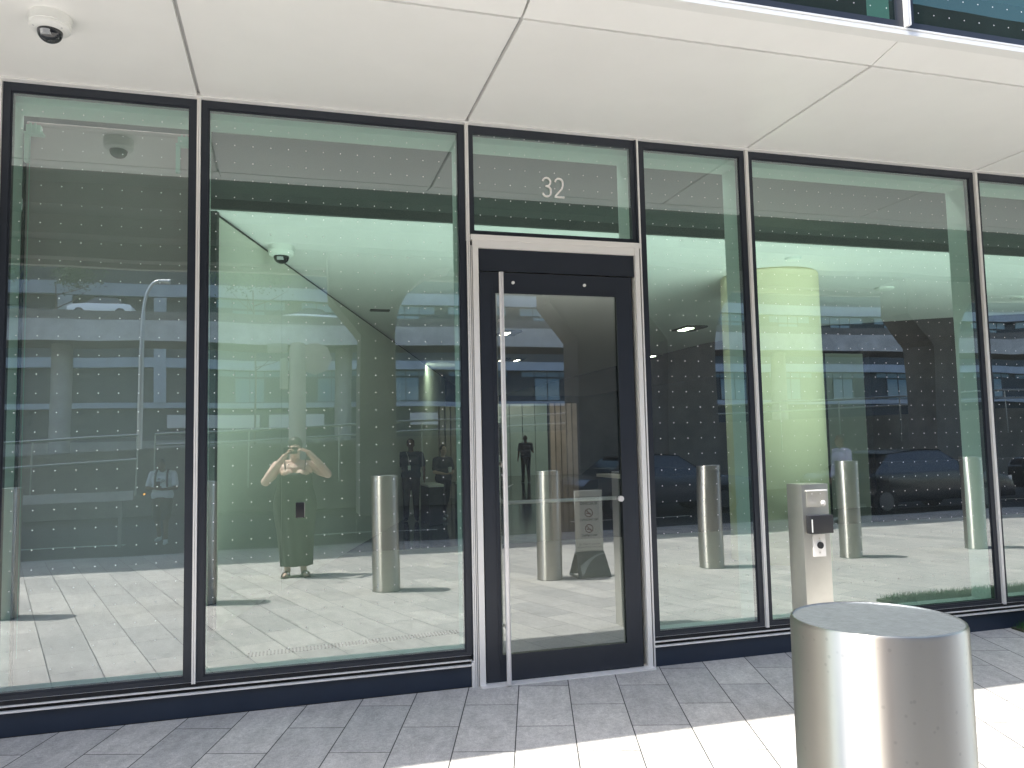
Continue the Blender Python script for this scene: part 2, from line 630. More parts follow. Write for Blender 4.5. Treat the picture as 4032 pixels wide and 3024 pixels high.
def window_bay(x0, x1, dotx, lower=0.215, top=3.553, cap_left=True, fr=0.040, label=None, zd=3.555):
    """one bay between two mullion centre lines"""
    bm = nb()
    a, b = x0 + 0.011, x1 - 0.011
    box(bm, a, a + fr, 0.000, 0.05, 0.19, ZS - 0.012)
    box(bm, b - fr, b, 0.000, 0.05, 0.19, ZS - 0.012)
    box(bm, a + fr, b - fr, 0.000, 0.05, top, ZS - 0.012)
    box(bm, a + fr, b - fr, 0.000, 0.05, 0.19, lower)
    # gasket step round the glass
    for (p, q, r_, s_) in ((a + fr, a + fr + 0.008, lower, top), (b - fr - 0.008, b - fr, lower, top)):
        box(bm, p, q, 0.008, 0.048, r_, s_)
    box(bm, a + fr + 0.008, b - fr - 0.008, 0.008, 0.048, top - 0.010, top)
    box(bm, a + fr + 0.008, b - fr - 0.008, 0.008, 0.048, lower, lower + 0.010)
    w = obj('window', bm, 'dark_frame', B, sm=False)
    if label:
        w['label'] = label
    bm = nb()
    y = 0.012
    vs = [bm.verts.new(p) for p in ((a + fr, y, lower), (b - fr, y, lower), (b - fr, y, top), (a + fr, y, top))]
    bm.faces.new(vs)
    obj('pane', bm, 'window_glass', w, loc=(dotx, y, zd), sm=False, fix=False)
    # white reveal lining of the room side, frame of boards 0.2 m deep
    bm = nb()
    t = 0.03
    box(bm, x0 + 0.002, x0 + 0.045, 0.055, 0.245, 0.04, 3.60)
    box(bm, x1 - 0.045, x1 - 0.002, 0.055, 0.245, 0.04, 3.60)
    box(bm, x0 + 0.045, x1 - 0.045, 0.055, 0.245, 3.505, 3.60)
    box(bm, x0 + 0.045, x1 - 0.045, 0.055, 0.245, 0.04, 0.20)
    obj('reveal_lining', bm, 'int_white', w, sm=False)
    return w


def mullion_cap(x, z0=0.185, z1=3.603):
    bm = nb()
    box(bm, x - 0.0105, x - 0.0015, -0.022, 0.03, z0, z1)
    box(bm, x + 0.0015, x + 0.0105, -0.022, 0.03, z0, z1)
    box(bm, x - 0.0015, x + 0.0015, -0.012, 0.03, z0, z1)
    return obj('mullion_cap', bm, 'steel_trim', B, sm=False)


XL = [-7.77, -5.67, -3.67, -1.57, -0.527, 1.108]
XR = [2.330, 3.200, 5.300, 7.400, 9.500, 11.600, 13.700]
DOT = {-1.57: -1.465, -0.527: -0.43, 1.108: 1.20, 2.330: 2.445, 3.200: 3.305, 5.300: 5.41}
for i in range(len(XL) - 1):
    window_bay(XL[i], XL[i + 1], DOT.get(XL[i], XL[i] + 0.1))
for i in range(len(XR) - 1):
    window_bay(XR[i], XR[i + 1], DOT.get(XR[i], XR[i] + 0.1), lower=0.215)
for x in XL[:-1] + XR[1:]:
    mullion_cap(x)
mullion_cap(1.108, 0.0)
# transom light over the door
bm = nb()
a, b = 1.119, 2.319
box(bm, a, a + 0.036, 0, 0.05, 2.862, ZS - 0.012)
box(bm, b - 0.036, b, 0, 0.05, 2.862, ZS - 0.012)
box(bm, a + 0.036, b - 0.036, 0, 0.05, 3.545, ZS - 0.012)
box(bm, a + 0.036, b - 0.036, 0, 0.05, 2.862, 2.895)
tw = obj('window', bm, 'dark_frame', B, sm=False)
tw['label'] = 'small window above the door carrying the number 32'
bm = nb()
vs = [bm.verts.new(p) for p in ((a + 0.036, 0.012, 2.895), (b - 0.036, 0.012, 2.895), (b - 0.036, 0.012, 3.545), (a + 0.036, 0.012, 3.545))]
bm.faces.new(vs)
obj('pane', bm, 'window_glass', tw, loc=(1.20, 0.012, 3.54), sm=False, fix=False)
bm = nb()
box(bm, 1.112, 1.150, 0.055, 0.245, 2.80, 3.60)
box(bm, 2.288, 2.325, 0.055, 0.245, 2.80, 3.60)
box(bm, 1.150, 2.288, 0.055, 0.245, 3.505, 3.60)
box(bm, 1.150, 2.288, 0.055, 0.245, 2.80, 2.865)
obj('reveal_lining', bm, 'int_white', tw, sm=False)


def ribbon(bm, pts, w, y0, y1):
    """flat stroke of width w along pts (x, z), from y0 to y1"""
    P = [Vector((p[0], p[1])) for p in pts]
    L, Q = [], []
    for i, p in enumerate(P):
        if i == 0:
            d = P[1] - p
        elif i == len(P) - 1:
            d = p - P[i - 1]
        else:
            d = (P[i + 1] - p).normalized() + (p - P[i - 1]).normalized()
        d.normalize()
        nrm = Vector((-d.y, d.x))
        L.append(p + nrm * w / 2)
        Q.append(p - nrm * w / 2)
    for i in range(len(P) - 1):
        vs = []
        for y in (y0, y1):
            vs.append([bm.verts.new((q.x, y, q.y)) for q in (L[i], L[i + 1], Q[i + 1], Q[i])])
        bm.faces.new(vs[0]); bm.faces.new(vs[1][::-1])
        for k in range(4):
            bm.faces.new((vs[0][k], vs[1][k], vs[1][(k + 1) % 4], vs[0][(k + 1) % 4]))


def arc(cx, cz, rx, rz, a0, a1, n=12):
    return [(cx + rx * math.cos(R(a0 + (a1 - a0) * i / n)), cz + rz * math.sin(R(a0 + (a1 - a0) * i / n))) for i in range(n + 1)]


# numerals 3 and 2, thin rounded strokes
def digits():
    z0, z1 = 3.150, 3.290
    h = z1 - z0
    sw = 0.0115
    x = 1.628
    w = 0.066
    r = w / 2 - sw / 2
    cx = x + w / 2
    t3 = arc(cx, z1 - sw / 2 - r, r, r, 172, 0) + [(cx + r, z1 - 0.045)] + arc(cx - 0.002, z0 + h * 0.535 + 0.024, r * 0.98, 0.022, 0, -90, 8) + [(cx - 0.008, z0 + h * 0.55)]
    b3 = [(cx - 0.008, z0 + h * 0.55), (cx - 0.002, z0 + h * 0.55)] + arc(cx - 0.002, z0 + h * 0.55 - 0.026, r + 0.003, 0.026, 90, 0, 8) + [(cx + r + 0.001, z0 + 0.04)] + arc(cx, z0 + sw / 2 + r, r + 0.001, r, 0, -172)
    bm = nb()
    ribbon(bm, t3, sw, -0.003, 0.006)
    ribbon(bm, b3[1:], sw, -0.0031, 0.0061)
    d = obj('numeral', bm, 'steel_trim', B, sm=False)
    bm = nb()
    x = 1.716
    cx = x + w / 2
    t2 = arc(cx, z1 - sw / 2 - r, r, r, 172, 0) + [(cx + r, z1 - 0.052), (cx + r * 0.75, z1 - 0.074), (cx - r, z0 + sw)]
    ribbon(bm, t2, sw, -0.003, 0.006)
    ribbon(bm, [(x + 0.001, z0 + sw / 2), (x + w + 0.004, z0 + sw / 2)], sw, -0.0031, 0.0061)
    obj('numeral', bm, 'steel_trim', B, sm=False)


digits()
# fixing pins of the numerals
# soffit
XJ = [-9.87, -7.77, -5.67, -3.67, -2.0, -0.527, 1.108, 3.200, 5.300, 7.400, 9.500, 11.600, 13.700]
for a, b in zip(XJ, XJ[1:]):
    bm = nb()
    box(bm, a + 0.010, b - 0.010, -1.282, -0.012, ZS, ZS + 0.03)
    bevel(bm, 0.002, 1)
    obj('soffit_panel', bm, 'soffit', B, sm=False)
    bm = nb()
    pr = [(-1.300, ZS + 0.002), (-1.545, ZS + 0.046), (-1.545, ZS + 0.075), (-1.300, ZS + 0.032)]
    gx = 0.006 if abs(b - 1.108) < .01 or abs(a - 1.108) < .01 else 0.0016
    va = [bm.verts.new((a + gx, y, z)) for y, z in pr]
    vb = [bm.verts.new((b - gx, y, z)) for y, z in pr]
    bm.faces.new(va); bm.faces.new(vb[::-1])
    for i in range(4):
        bm.faces.new((va[i], vb[i], vb[(i + 1) % 4], va[(i + 1) % 4]))
    obj('edge_panel', bm, 'soffit', B, sm=False)
bx('joint_backing', 'joint', B, -9.87, 13.7, -1.54, -0.004, ZS + 0.014, ZS + 0.0295) if False else bx('joint_backing', 'joint', B, -9.87, 13.7, -1.2985, -0.004, ZS + 0.031, ZS + 0.036)
# white lip where the soffit meets the glazing
bm = nb()
box(bm, -1.575, 13.7, -0.040, 0.045, ZS - 0.011, ZS - 0.002)
box(bm, -1.575, 13.7, -0.028, 0.045, ZS - 0.0018, ZS + 0.02)
box(bm, -9.87, -1.583, -0.040, 0.045, ZS - 0.011, ZS + 0.02)
obj('head_trim', bm, 'white_trim', B, sm=False)
# plinth, with bright sill lines
for (p, q) in ((-9.87, 1.085), (2.335, 13.7)):
    bx('plinth', 'plinth', B, p, q, -0.012, 0.04, -0.05, 0.128)
    bx('plinth_gap', 'gasket', B, p, q, 0.004, 0.04, 0.128, 0.158)
    bm = nb()
    box(bm, p, q, -0.030, 0.003, 0.129, 0.137)
    box(bm, p, q, -0.022, 0.04, 0.1585, 0.1650)
    box(bm, p, q, -0.004, 0.0035, 0.165, 0.190)
    o = obj('sill_trim', bm, 'steel_trim', B, sm=False)
    bx('sill_gasket', 'gasket', B, p, q, -0.0065, -0.0042, 0.1655, 0.1895)
bx('plinth_foot', 'gasket', B, -9.87, 1.085, -0.016, -0.0125, -0.05, 0.004)
# door surround
bm = nb()
box(bm, 1.085, 1.0965, -0.026, 0.045, -0.02, 0.155)
box(bm, 1.124, 1.130, -0.018, 0.045, -0.02, 2.79)
box(bm, 1.134, 1.170, -0.030, 0.045, -0.02, 2.790)
box(bm, 2.280, 2.312, -0.030, 0.045, -0.02, 2.790)
box(bm, 2.3245, 2.3345, -0.022, 0.045, -0.02, 3.603)
box(bm, 1.122, 2.323, -0.034, 0.045, 2.826, 2.860)
box(bm, 1.170, 2.280, -0.026, 0.045, 2.775, 2.8255)
box(bm, 1.1705, 1.1755, -0.012, 0.045, -0.02, 2.774)
box(bm, 1.134, 1.1695, -0.031, 0.045, 2.7905, 2.8255)
box(bm, 2.2805, 2.312, -0.031, 0.045, 2.7905, 2.8255)
obj('door_surround', bm, 'steel_trim', B, sm=False)
bm = nb()
box(bm, 1.097, 1.1235, -0.012, 0.045, -0.02, 2.82)
box(bm, 1.1302, 1.1338, -0.010, 0.045, -0.02, 2.82)
box(bm, 2.3125, 2.324, -0.010, 0.045, -0.02, 3.603)
box(bm, 1.1758, 2.2798, -0.006, 0.04, 2.628, 2.7745)
obj('door_head', bm, 'dark_frame', B, sm=False)
bm = nb()
box(bm, 2.262, 2.330, 0.0505, 0.26, 0.0, 2.80)
box(bm, 1.110, 1.168, 0.0505, 0.26, 0.0, 2.80)
box(bm, 1.168, 2.262, 0.0505, 0.26, 2.70, 2.80)
obj('inner_door_lining', bm, 'dark_frame', B, sm=False)
bx('threshold', 'steel_trim', B, 1.135, 2.311, -0.075, 0.05, -0.02, 0.010)
# door
bm = nb()
box(bm, 1.180, 1.272, -0.016, 0.034, 0.014, 2.618)
box(bm, 2.146, 2.250, -0.016, 0.034, 0.014, 2.618)
box(bm, 1.272, 2.146, -0.016, 0.034, 2.492, 2.618)
box(bm, 1.272, 2.146, -0.016, 0.034, 0.014, 0.162)
bevel(bm, 0.0015, 1)
# raised beads round the glass
for s in ((1.262, 1.284, 0.150, 2.505), (2.134, 2.158, 0.150, 2.505)):
    box(bm, s[0], s[1], -0.0195, -0.0162, s[2], s[3])
box(bm, 1.284, 2.134, -0.0195, -0.0162, 2.480, 2.505)
box(bm, 1.284, 2.134, -0.0195, -0.0162, 0.150, 0.174)
D = obj('entrance_door', bm, 'dark_frame', B, sm=False)
D['label'] = 'dark framed glass entrance door with a full height pull bar'
bm = nb()
vs = [bm.verts.new(p) for p in ((1.272, 0.004, 0.162), (2.146, 0.004, 0.162), (2.146, 0.004, 2.492), (1.272, 0.004, 2.492))]
bm.faces.new(vs)
obj('pane', bm, 'door_glass', D, sm=False, fix=False)
bm = nb()
tube(bm, [(1.306, -0.085, 0.012), (1.306, -0.085, 2.605)], 0.0155, 20)
for z in (0.35, 1.30, 2.30):
    tube(bm, [(1.306, -0.085, z), (1.306, -0.016, z)], 0.008, 10)
obj('pull_bar', bm, 'pull_steel', D)
bm = nb()
pts = [(2.12, 0.06, 1.118), (1.36, 0.06, 1.118), (1.325, 0.06, 1.124), (1.302, 0.06, 1.142), (1.292, 0.06, 1.175), (1.290, 0.06, 1.30), (1.290, 0.06, 2.46)]
tube(bm, pts, 0.0125, 14)
obj('push_bar', bm, 'pull_steel', D)
bm = nb()
tube(bm, [(2.122, -0.028, 1.118), (2.122, -0.006, 1.118)], 0.019, 20)
obj('bar_fixing', bm, 'pull_steel', D)
for x, z in ((1.404, 2.553), (1.905, 2.553)):
    bm = nb()
    tube(bm, [(x, -0.024, z), (x, -0.016, z)], 0.0105, 18)
    tube(bm, [(x, -0.0255, z), (x, -0.0242, z)], 0.005, 12)
    obj('bolt', bm, 'white_trim', D)
bm = nb()
tube(bm, [(1.315, -0.030, 1.368), (1.315, 0.045, 1.368)], 0.020, 18)
obj('lock_cylinder', bm, 'stainless_post', D)
bm = nb()
tube(bm, [(1.318, 0.05, 1.222), (1.345, 0.052, 1.217), (1.372, 0.052, 1.224), (1.395, 0.052, 1.236)], [0.004, 0.006, 0.005, 0.003], 8)
obj('lever', bm, 'white_trim', D)
# card reader on the big window
rd = empty('card_reader', (0.06, 0.0, 1.08), 'small black card reader fixed to the large window left of the door', 'card reader')
bx('reader_body', 'black_plastic', rd, 0.030, 0.080, -0.030, 0.0105, 1.088, 1.178, bev=0.003)
bx('edge_strip', 'steel_trim', rd, 0.0805, 0.0822, -0.012, -0.004, 1.090, 1.176)

# upper storey
YU = -1.56
bm = nb()
box(bm, -9.87, 13.7, YU - 0.012, YU + 0.06, 3.650, 3.672)
box(bm, -9.87, 13.7, YU - 0.004, YU + 0.06, 3.6725, 3.684)
box(bm, -9.87, 13.7, YU - 0.010, YU + 0.06, 3.6845, 3.692)
obj('upper_sill_trim', bm, 'white_trim', B, sm=False)
XU = [-9.87, -7.77, -5.67, -3.67, -1.57, 1.108, 3.200, 5.300, 7.400, 9.500, 11.600, 13.700]
for a, b in zip(XU, XU[1:]):
    bm = nb()
    p, q = a + 0.012, b - 0.012
    box(bm, p, p + 0.045, YU, YU + 0.05, 3.695, 7.4)
    box(bm, q - 0.045, q, YU, YU + 0.05, 3.695, 7.4)
    box(bm, p + 0.045, q - 0.045, YU, YU + 0.05, 3.695, 3.732)
    box(bm, p + 0.045, q - 0.045, YU, YU + 0.05, 7.36, 7.4)
    w = obj('upper_window', bm, 'dark_frame', B, sm=False)
    bm = nb()
    vs = [bm.verts.new(c) for c in ((p + 0.045, YU + 0.012, 3.732), (q - 0.045, YU + 0.012, 3.732), (q - 0.045, YU + 0.012, 7.36), (p + 0.045, YU + 0.012, 7.36))]
    bm.faces.new(vs)
    obj('pane', bm, 'upper_glass', w, loc=(p + 0.09, YU + 0.012, 3.80), sm=False, fix=False)
    bm = nb()
    box(bm, p, p + 0.04, YU + 0.055, YU + 0.22, 3.70, 7.38)
    box(bm, q - 0.04, q, YU + 0.055, YU + 0.22, 3.70, 7.38)
    box(bm, p + 0.04, q - 0.04, YU + 0.055, YU + 0.22, 7.30, 7.38)
    obj('reveal_lining', bm, 'int_white', w, sm=False)
for x in XU[1:-1]:
    bm = nb()
    box(bm, x - 0.011, x - 0.002, YU - 0.03, YU + 0.03, 3.700, 7.4)
    box(bm, x + 0.002, x + 0.011, YU - 0.03, YU + 0.03, 3.700, 7.4)
    obj('mullion_cap', bm, 'steel_trim', B, sm=False)
# upper room and the rest of the block above
bx('upper_floor', 'int_dark', B, -9.87, 13.7, YU + 0.06, 30, 3.70, 3.72)
bx('upper_back_wall', 'int_far', B, -9.87, 13.7, 3.0, 3.1, 3.72, 7.4)
bx('upper_ceiling', 'int_ceiling', B, -9.87, 13.7, YU + 0.06, 3.0, 7.30, 7.36)
bx('upper_block', 'bldg_slab', B, -9.87, 13.7, YU - 0.01, 34, 7.41, 15.0)

# ------------------------------------------------------------------ lobby behind the glass
ZC = 3.57
FILL_DOWN = 0.9
UP = 5.4
bm = nb()
box(bm, -12, 40, 0.05, 6.6, -0.05, -0.004)
tag(obj('lobby_floor', bm, 'int_stone', sm=False), kind='structure')
bm = nb()
box(bm, -12, 40, 6.602, 36, -0.05, -0.004)
tag(obj('lobby_floor_deep', bm, 'int_floor', sm=False), kind='structure')  # back floor coloured darker, adding to the falloff of light with depth
# added fill lamps hidden behind the window heads, standing in for plaza daylight
for xs, wd_ in ((-0.9, 1.8), (4.4, 8.0), (11.0, 4.6)):
    ld = bpy.data.lights.new('fill_down', 'AREA')
    ld.shape = 'RECTANGLE'
    ld.size = wd_
    ld.size_y = 0.16
    ld.energy = FILL_DOWN * wd_
    ld.color = (1.0, 0.98, 0.94)
    lo_ = bpy.data.objects.new('fill_down', ld)
    COL.objects.link(lo_)
    lo_.location = (xs, 0.37, 3.64)
    lo_.rotation_euler = (R(28), 0, 0)
    lu = bpy.data.lights.new('fill_up', 'AREA')  # unseen fill added near the floor, aimed up like light off the plaza
    lu.shape = 'RECTANGLE'
    lu.size = wd_
    lu.size_y = 0.14
    lu.energy = UP * wd_
    lu.color = (1.0, 0.98, 0.93)
    lu.spread = R(86)
    lq_ = bpy.data.objects.new('fill_up', lu)
    COL.objects.link(lq_)
    lq_.location = (xs, 0.70, 0.02)
    lq_.rotation_euler = (R(180 - 33), 0, 0)
bm = nb()
prism_z(bm, [(-2.2, 2.17), (13.7, 2.17), (13.7, 4.9), (11.2, 6.2), (9.2, 7.6), (8.6, 10), (8.6, 36), (-2.2, 36)], ZC, ZC + 0.04)
tag(obj('lobby_ceiling', bm, 'int_ceiling', sm=False), kind='structure')
bm = nb()
box(bm, -9.87, 13.7, 2.12, 2.165, ZC, 3.66)
box(bm, -9.87, 13.7, 0.25, 2.12, 3.655, 3.68)
tag(obj('ceiling_void', bm, 'int_dark', sm=False), kind='structure')
bm = nb()
box(bm, -9.87, 40, 36, 36.2, 0, 5)
box(bm, -12, -9.87, 0.05, 36, 0, 3.68)
box(bm, 20, 20.2, 0.05, 36, 0, 5)
box(bm, 8.6, 20, 5.0, 36, 4.6, 4.7)
box(bm, 13.7, 20, 0.05, 6.0, 3.57, 3.66)
tag(obj('lobby_enclosure', bm, 'int_dark', sm=False), kind='structure')
# angled side wall, panels with dark joints
d = Vector((math.sin(R(17.6)), math.cos(R(17.6)), 0))
nrm = Vector((math.cos(R(17.6)), -math.sin(R(17.6)), 0))
P0 = Vector((-0.62, 2.22, 0))
LW = empty('lobby_wall', P0, 'pale green panelled lobby wall running back behind the large window', 'wall')


def wall_piece(name, m, s0, s1, off, th, z0, z1):
    bm = nb()
    a = P0 + d * s0 + nrm * off
    b = P0 + d * s1 + nrm * off
    a2, b2 = a - nrm * th, b - nrm * th
    prism_z(bm, [(b2.x, b2.y), (a2.x, a2.y), (a.x, a.y), (b.x, b.y)], z0, z1)
    return obj(name, bm, m, LW, sm=False)


s = 0.0
seams = [0.03, 1.75, 5.2, 9.2, 13.2, 17.2]
wall_piece('edge_trim', 'int_dark', -0.03, 0.028, 0.012, 0.1, 0, ZC)
for a, b in zip(seams, seams[1:]):
    wall_piece('wall_panel', 'int_wall', a + 0.004, b - 0.004, 0, 0.1, 0.0, ZC - 0.035)
wall_piece('wall_core', 'int_dark', 0.03, 22, -0.02, 0.12, 0, ZC)
# column
bm = nb()
lathe(bm, [(0.60, 0.0), (0.60, ZC - 0.02), (0.585, ZC - 0.02), (0.585, ZC)], 64, 5.91, 3.71, 0)
tag(obj('lobby_column', bm, 'column_paint', loc=(5.91, 3.71, 0)), 'thick round pale yellow-green column inside the lobby', 'column')
# partition with post
PT = empty('lobby_partition', (11.4, 9.0, 0), 'grey panelled partition ending in a dark post at the back of the lobby', 'partition')
bx('panel', 'int_far', PT, 9.6, 10.85, 9.0, 9.05, 0, 3.25)
bx('panel', 'int_wall', PT, 10.86, 11.80, 9.0, 9.05, 0, 3.26)
bx('post', 'gasket', PT, 11.80, 11.95, 8.98, 9.1, 0, 3.5)
bx('counter_panel', 'black_plastic', PT, 11.95, 15.5, 8.6, 8.9, 0, 0.95)
# back of lobby
BP = empty('lobby_screen', (10.5, 30, 0), 'tall row of pale green glass panels at the far end of the lobby', 'screen')
for k in range(5):
    bx('panel', 'panel_green', BP, 8.6 + k * 0.62, 9.19 + k * 0.62, 30, 30.05, 0, 3.35)
for (xa, n_) in ((11.75, 5), (3.9, 4), (1.5, 4)):
    ya = 30 if xa > 10 else 17
    w_ = 0.28 if xa > 10 else 0.16
    cl = empty('wood_column', (xa + 0.7, ya, 0), {11.75: 'ribbed light timber column right of the far green panels', 3.9: 'ribbed timber column behind the woman with a cup', 1.5: 'ribbed timber column behind the man in navy'}[xa], 'column')
    for k in range(n_):
        bx('rib', 'wood', cl, xa + k * w_, xa + k * w_ + w_ * 0.8, ya - 0.2, ya - 0.05, 0, 3.35 if xa > 10 else 2.6)
    bx('core', 'int_dark', cl, xa - 0.02, xa + n_ * w_, ya - 0.04, ya + 0.3, 0, 3.35 if xa > 10 else 2.6)
# white framed notice
nf = empty('notice_board', (9.0, 26, 0.9), 'white framed notice board standing beside the man walking away', 'notice board')
bm = nb()
for bxx in ((7.85, 8.25, 2.30, 2.36), (7.85, 8.25, 0.98, 1.04)):
    box(bm, bxx[0], bxx[1], 25.9, 25.95, bxx[2], bxx[3])
box(bm, 8.25, 8.31, 25.9, 25.95, 0.0, 2.36)
obj('frame', bm, 'white_trim', nf, sm=False)
bx('board', 'int_dark', nf, 7.85, 8.25, 25.92, 25.94, 1.04, 2.30)
# added fill lamps without fittings, brightening the far columns and panels
for x_, y_, en_, w_ in ((10.6, 26.5, 42.0, 3.0), (3.6, 14.6, 7.0, 1.6)):
    ld = bpy.data.lights.new('fill_back', 'AREA')
    ld.shape = 'RECTANGLE'
    ld.size = w_
    ld.size_y = 0.12
    ld.energy = en_
    ld.color = (1.0, 0.90, 0.76)
    lo_ = bpy.data.objects.new('fill_back', ld)
    COL.objects.link(lo_)
    lo_.location = (x_, y_, 3.52)
    lo_.rotation_euler = (R(28), 0, 0)
# ceiling fittings
for i, (x, y, w_, lb) in enumerate(((3.91, 8.97, 0.36, 'recessed ceiling light seen through the top of the door'), (5.02, 13.4, 0.2, 'small recessed light, left one of the pair above the door bar'),
                                    (5.40, 13.4, 0.2, 'small recessed light, right one of the pair above the door bar'), (7.11, 7.95, 0.42, 'square recessed light behind the narrow window'),
                                    (8.5, 12.3, 0.26, 'far recessed light low in the narrow window'))):
    L = empty('ceiling_light', (x, y, ZC), lb, 'ceiling light', 'recessed lights in the lobby ceiling')
    bx('housing', 'black_plastic', L, x - w_ / 2, x + w_ / 2, y - 0.3, y + 0.3, ZC - 0.03, ZC - 0.001)
    bx('diffuser', 'light_panel', L, x - w_ * 0.36, x - w_ * 0.02, y - 0.18, y + 0.18, ZC - 0.036, ZC - 0.031)
for x, y, r_, lb in ((8.03, 4.07, 0.13, 'round white ceiling speaker right of the column'), (5.59, 2.75, 0.09, 'small round ceiling sensor above the column'), (10.74, 4.3, 0.14, 'round ceiling speaker behind the last window')):
    bm = nb()
    lathe(bm, [(0.0, -0.028), (r_ * 0.8, -0.028), (r_ * 0.97, -0.018), (r_, 0.0)], 32, x, y, ZC)
    tag(obj('ceiling_speaker', bm, 'white_plastic', loc=(x, y, ZC)), lb, 'speaker')
tag(bx('air_vent', 'int_dark', None, 1.16, 1.45, 6.85, 6.97, ZC - 0.02, ZC - 0.001), 'small dark slot vent in the lobby ceiling', 'vent')


def dome_camera(x, y, z, s, lab, body='white_plastic'):
    t = empty('dome_camera', (x, y, z), lab, 'security camera', 'dome cameras')
    bm = nb()
    lathe(bm, [(0.0, 0.0), (0.104 * s, 0.0), (0.106 * s, -0.008 * s), (0.105 * s, -0.052 * s), (0.100 * s, -0.055 * s), (0.1 * s, -0.058 * s), (0.102 * s, -0.060 * s),
               (0.099 * s, -0.072 * s), (0.085 * s, -0.082 * s), (0.060 * s, -0.086 * s), (0.0, -0.086 * s)], 64, x, y, z)
    obj('housing', bm, body, t)
    bm = nb()
    prof = [(0.062 * s, -0.0855 * s), (0.062 * s, -0.094 * s)] + [(0.061 * s * math.cos(R(a)), -0.094 * s - 0.052 * s * math.sin(R(a))) for a in range(8, 91, 8)] + [(0.0, -0.146 * s)]
    lathe(bm, prof, 48, x, y, z)
    obj('dome', bm, 'dark_dome', t)
    bm = nb()
    lathe(bm, [(0.0, -0.040 * s), (0.030 * s, -0.036 * s), (0.036 * s, -0.012 * s), (0.0, 0.0)], 32, x - 0.006 * s, y - 0.030 * s, z - 0.088 * s)
    obj('lens_unit', bm, 'lens', t)
    for a in (215, 325, 80):
        bm = nb()
        tube(bm, [(x + 0.083 * s * math.cos(R(a)), y + 0.083 * s * math.sin(R(a)), z - 0.0845 * s), (x + 0.083 * s * math.cos(R(a)), y + 0.083 * s * math.sin(R(a)), z - 0.0815 * s)], 0.005 * s, 10)
        obj('screw', bm, 'joint', t)
    return t


dome_camera(-1.12, -0.77, ZS, 0.89, 'white dome security camera under the outdoor soffit')
dome_camera(-0.09, 3.32, ZC, 1.25, 'white dome security camera under the lobby ceiling behind the large window')

# roller blind in the left window
RB = empty('roller_blind', (-1.05, 0.28, 3.45), 'grey-brown roller blind drawn down inside the leftmost full window', 'roller blind')
bx('fabric', 'blind', RB, -1.512, -0.592, 0.262, 0.2635, 0.05, 3.45)
bm = nb()
tube(bm, [(-1.515, 0.285, 3.465), (-0.59, 0.285, 3.465)], 0.022, 16)
obj('roller_tube', bm, 'blind', RB)
for x in (-1.500, -0.672):
    bm = nb()
    box(bm, x, x + 0.075, 0.20, 0.25, 3.40, 3.440)
    box(bm, x - 0.012, x + 0.088, 0.205, 0.252, 3.385, 3.3995)
    box(bm, x + 0.02, x + 0.03, 0.19, 0.1995, 3.395, 3.447)
    box(bm, x + 0.045, x + 0.055, 0.19, 0.1995, 3.395, 3.447)
    box(bm, x - 0.012, x + 0.012, 0.215, 0.252, 3.22, 3.3845)
    obj('bracket', bm, 'shade_case', RB, sm=False)
for x in (-1.517, -0.583):
    bx('side_channel', 'int_dark', RB, x - 0.004, x + 0.008, 0.246, 0.272, 0.05, 3.44)
bm = nb()
tube(bm, [(-1.488, 0.24, 0.35), (-1.488, 0.24, 3.22)], 0.0025, 6)
obj('bead_chain', bm, 'shade_case', RB)
# ------------------------------------------------------------------ grille in the lobby floor
DR = empty('floor_grille', (0.5, 1.30, 0), 'long pale slotted air grille in the lobby floor behind the large window', 'floor grille')
bm = nb()
for k in range(62):
    x = -0.30 + k * 0.026
    box(bm, x, x + 0.012, 1.22 + 0.0025 * k, 1.33 + 0.0025 * k, -0.003, 0.003)
obj('slots', bm, 'drain', DR, sm=False)

# ------------------------------------------------------------------ bollards
BH = 1.2262


def bollard():
    z0 = gz(-3.7)
    t = empty('bollard', (0, -3.70, z0), 'x', 'bollard', 'stainless steel bollards in a row along the plaza')
    bm = nb()
    lathe(bm, [(0.1425, 0.004), (0.1425, BH - 0.006), (0.1405, BH - 0.001), (0.138, BH)], 96, 0, -3.70, z0)
    o = obj('post', bm, 'stainless', t)
    bm = nb()
    lathe(bm, [(0.138, BH - 0.0005), (0.1365, BH - 0.003), (0.07, BH - 0.0035), (0, BH - 0.0035)], 96, 0, -3.70, z0)
    obj('cap', bm, 'stainless_top', t)
    bm = nb()
    lathe(bm, [(0.1475, -0.002), (0.1475, 0.005), (0.1425, 0.005)], 64, 0, -3.70, z0)
    obj('base_joint', bm, 'gasket', t)
    return t


BXS = [0.989, -2.62, -0.86, 2.84, 4.93, 6.93, 8.94, -4.5, 10.9]
BLB = ['big brushed steel bollard in the foreground, its flat top in view', 'steel bollard cut by the left edge of the leftmost window reflection',
       'steel bollard mirrored across the mullion beside the roller blind window', 'steel bollard mirrored in the door glass left of the grey sign',
       'steel bollard mirrored in the window just right of the door', 'steel bollard mirrored just right of the intercom post',
       'steel bollard mirrored near the right end of the wide right window', 'steel bollard standing beyond the left end of the row', 'steel bollard standing beyond the right end of the row']
b0 = bollard()
for i, x in enumerate(BXS):
    o = b0 if i == 0 else copy_tree(b0)
    o.location = (x, -3.682 if i == 0 else -3.66, gz(-3.7))
    o['label'] = BLB[i]

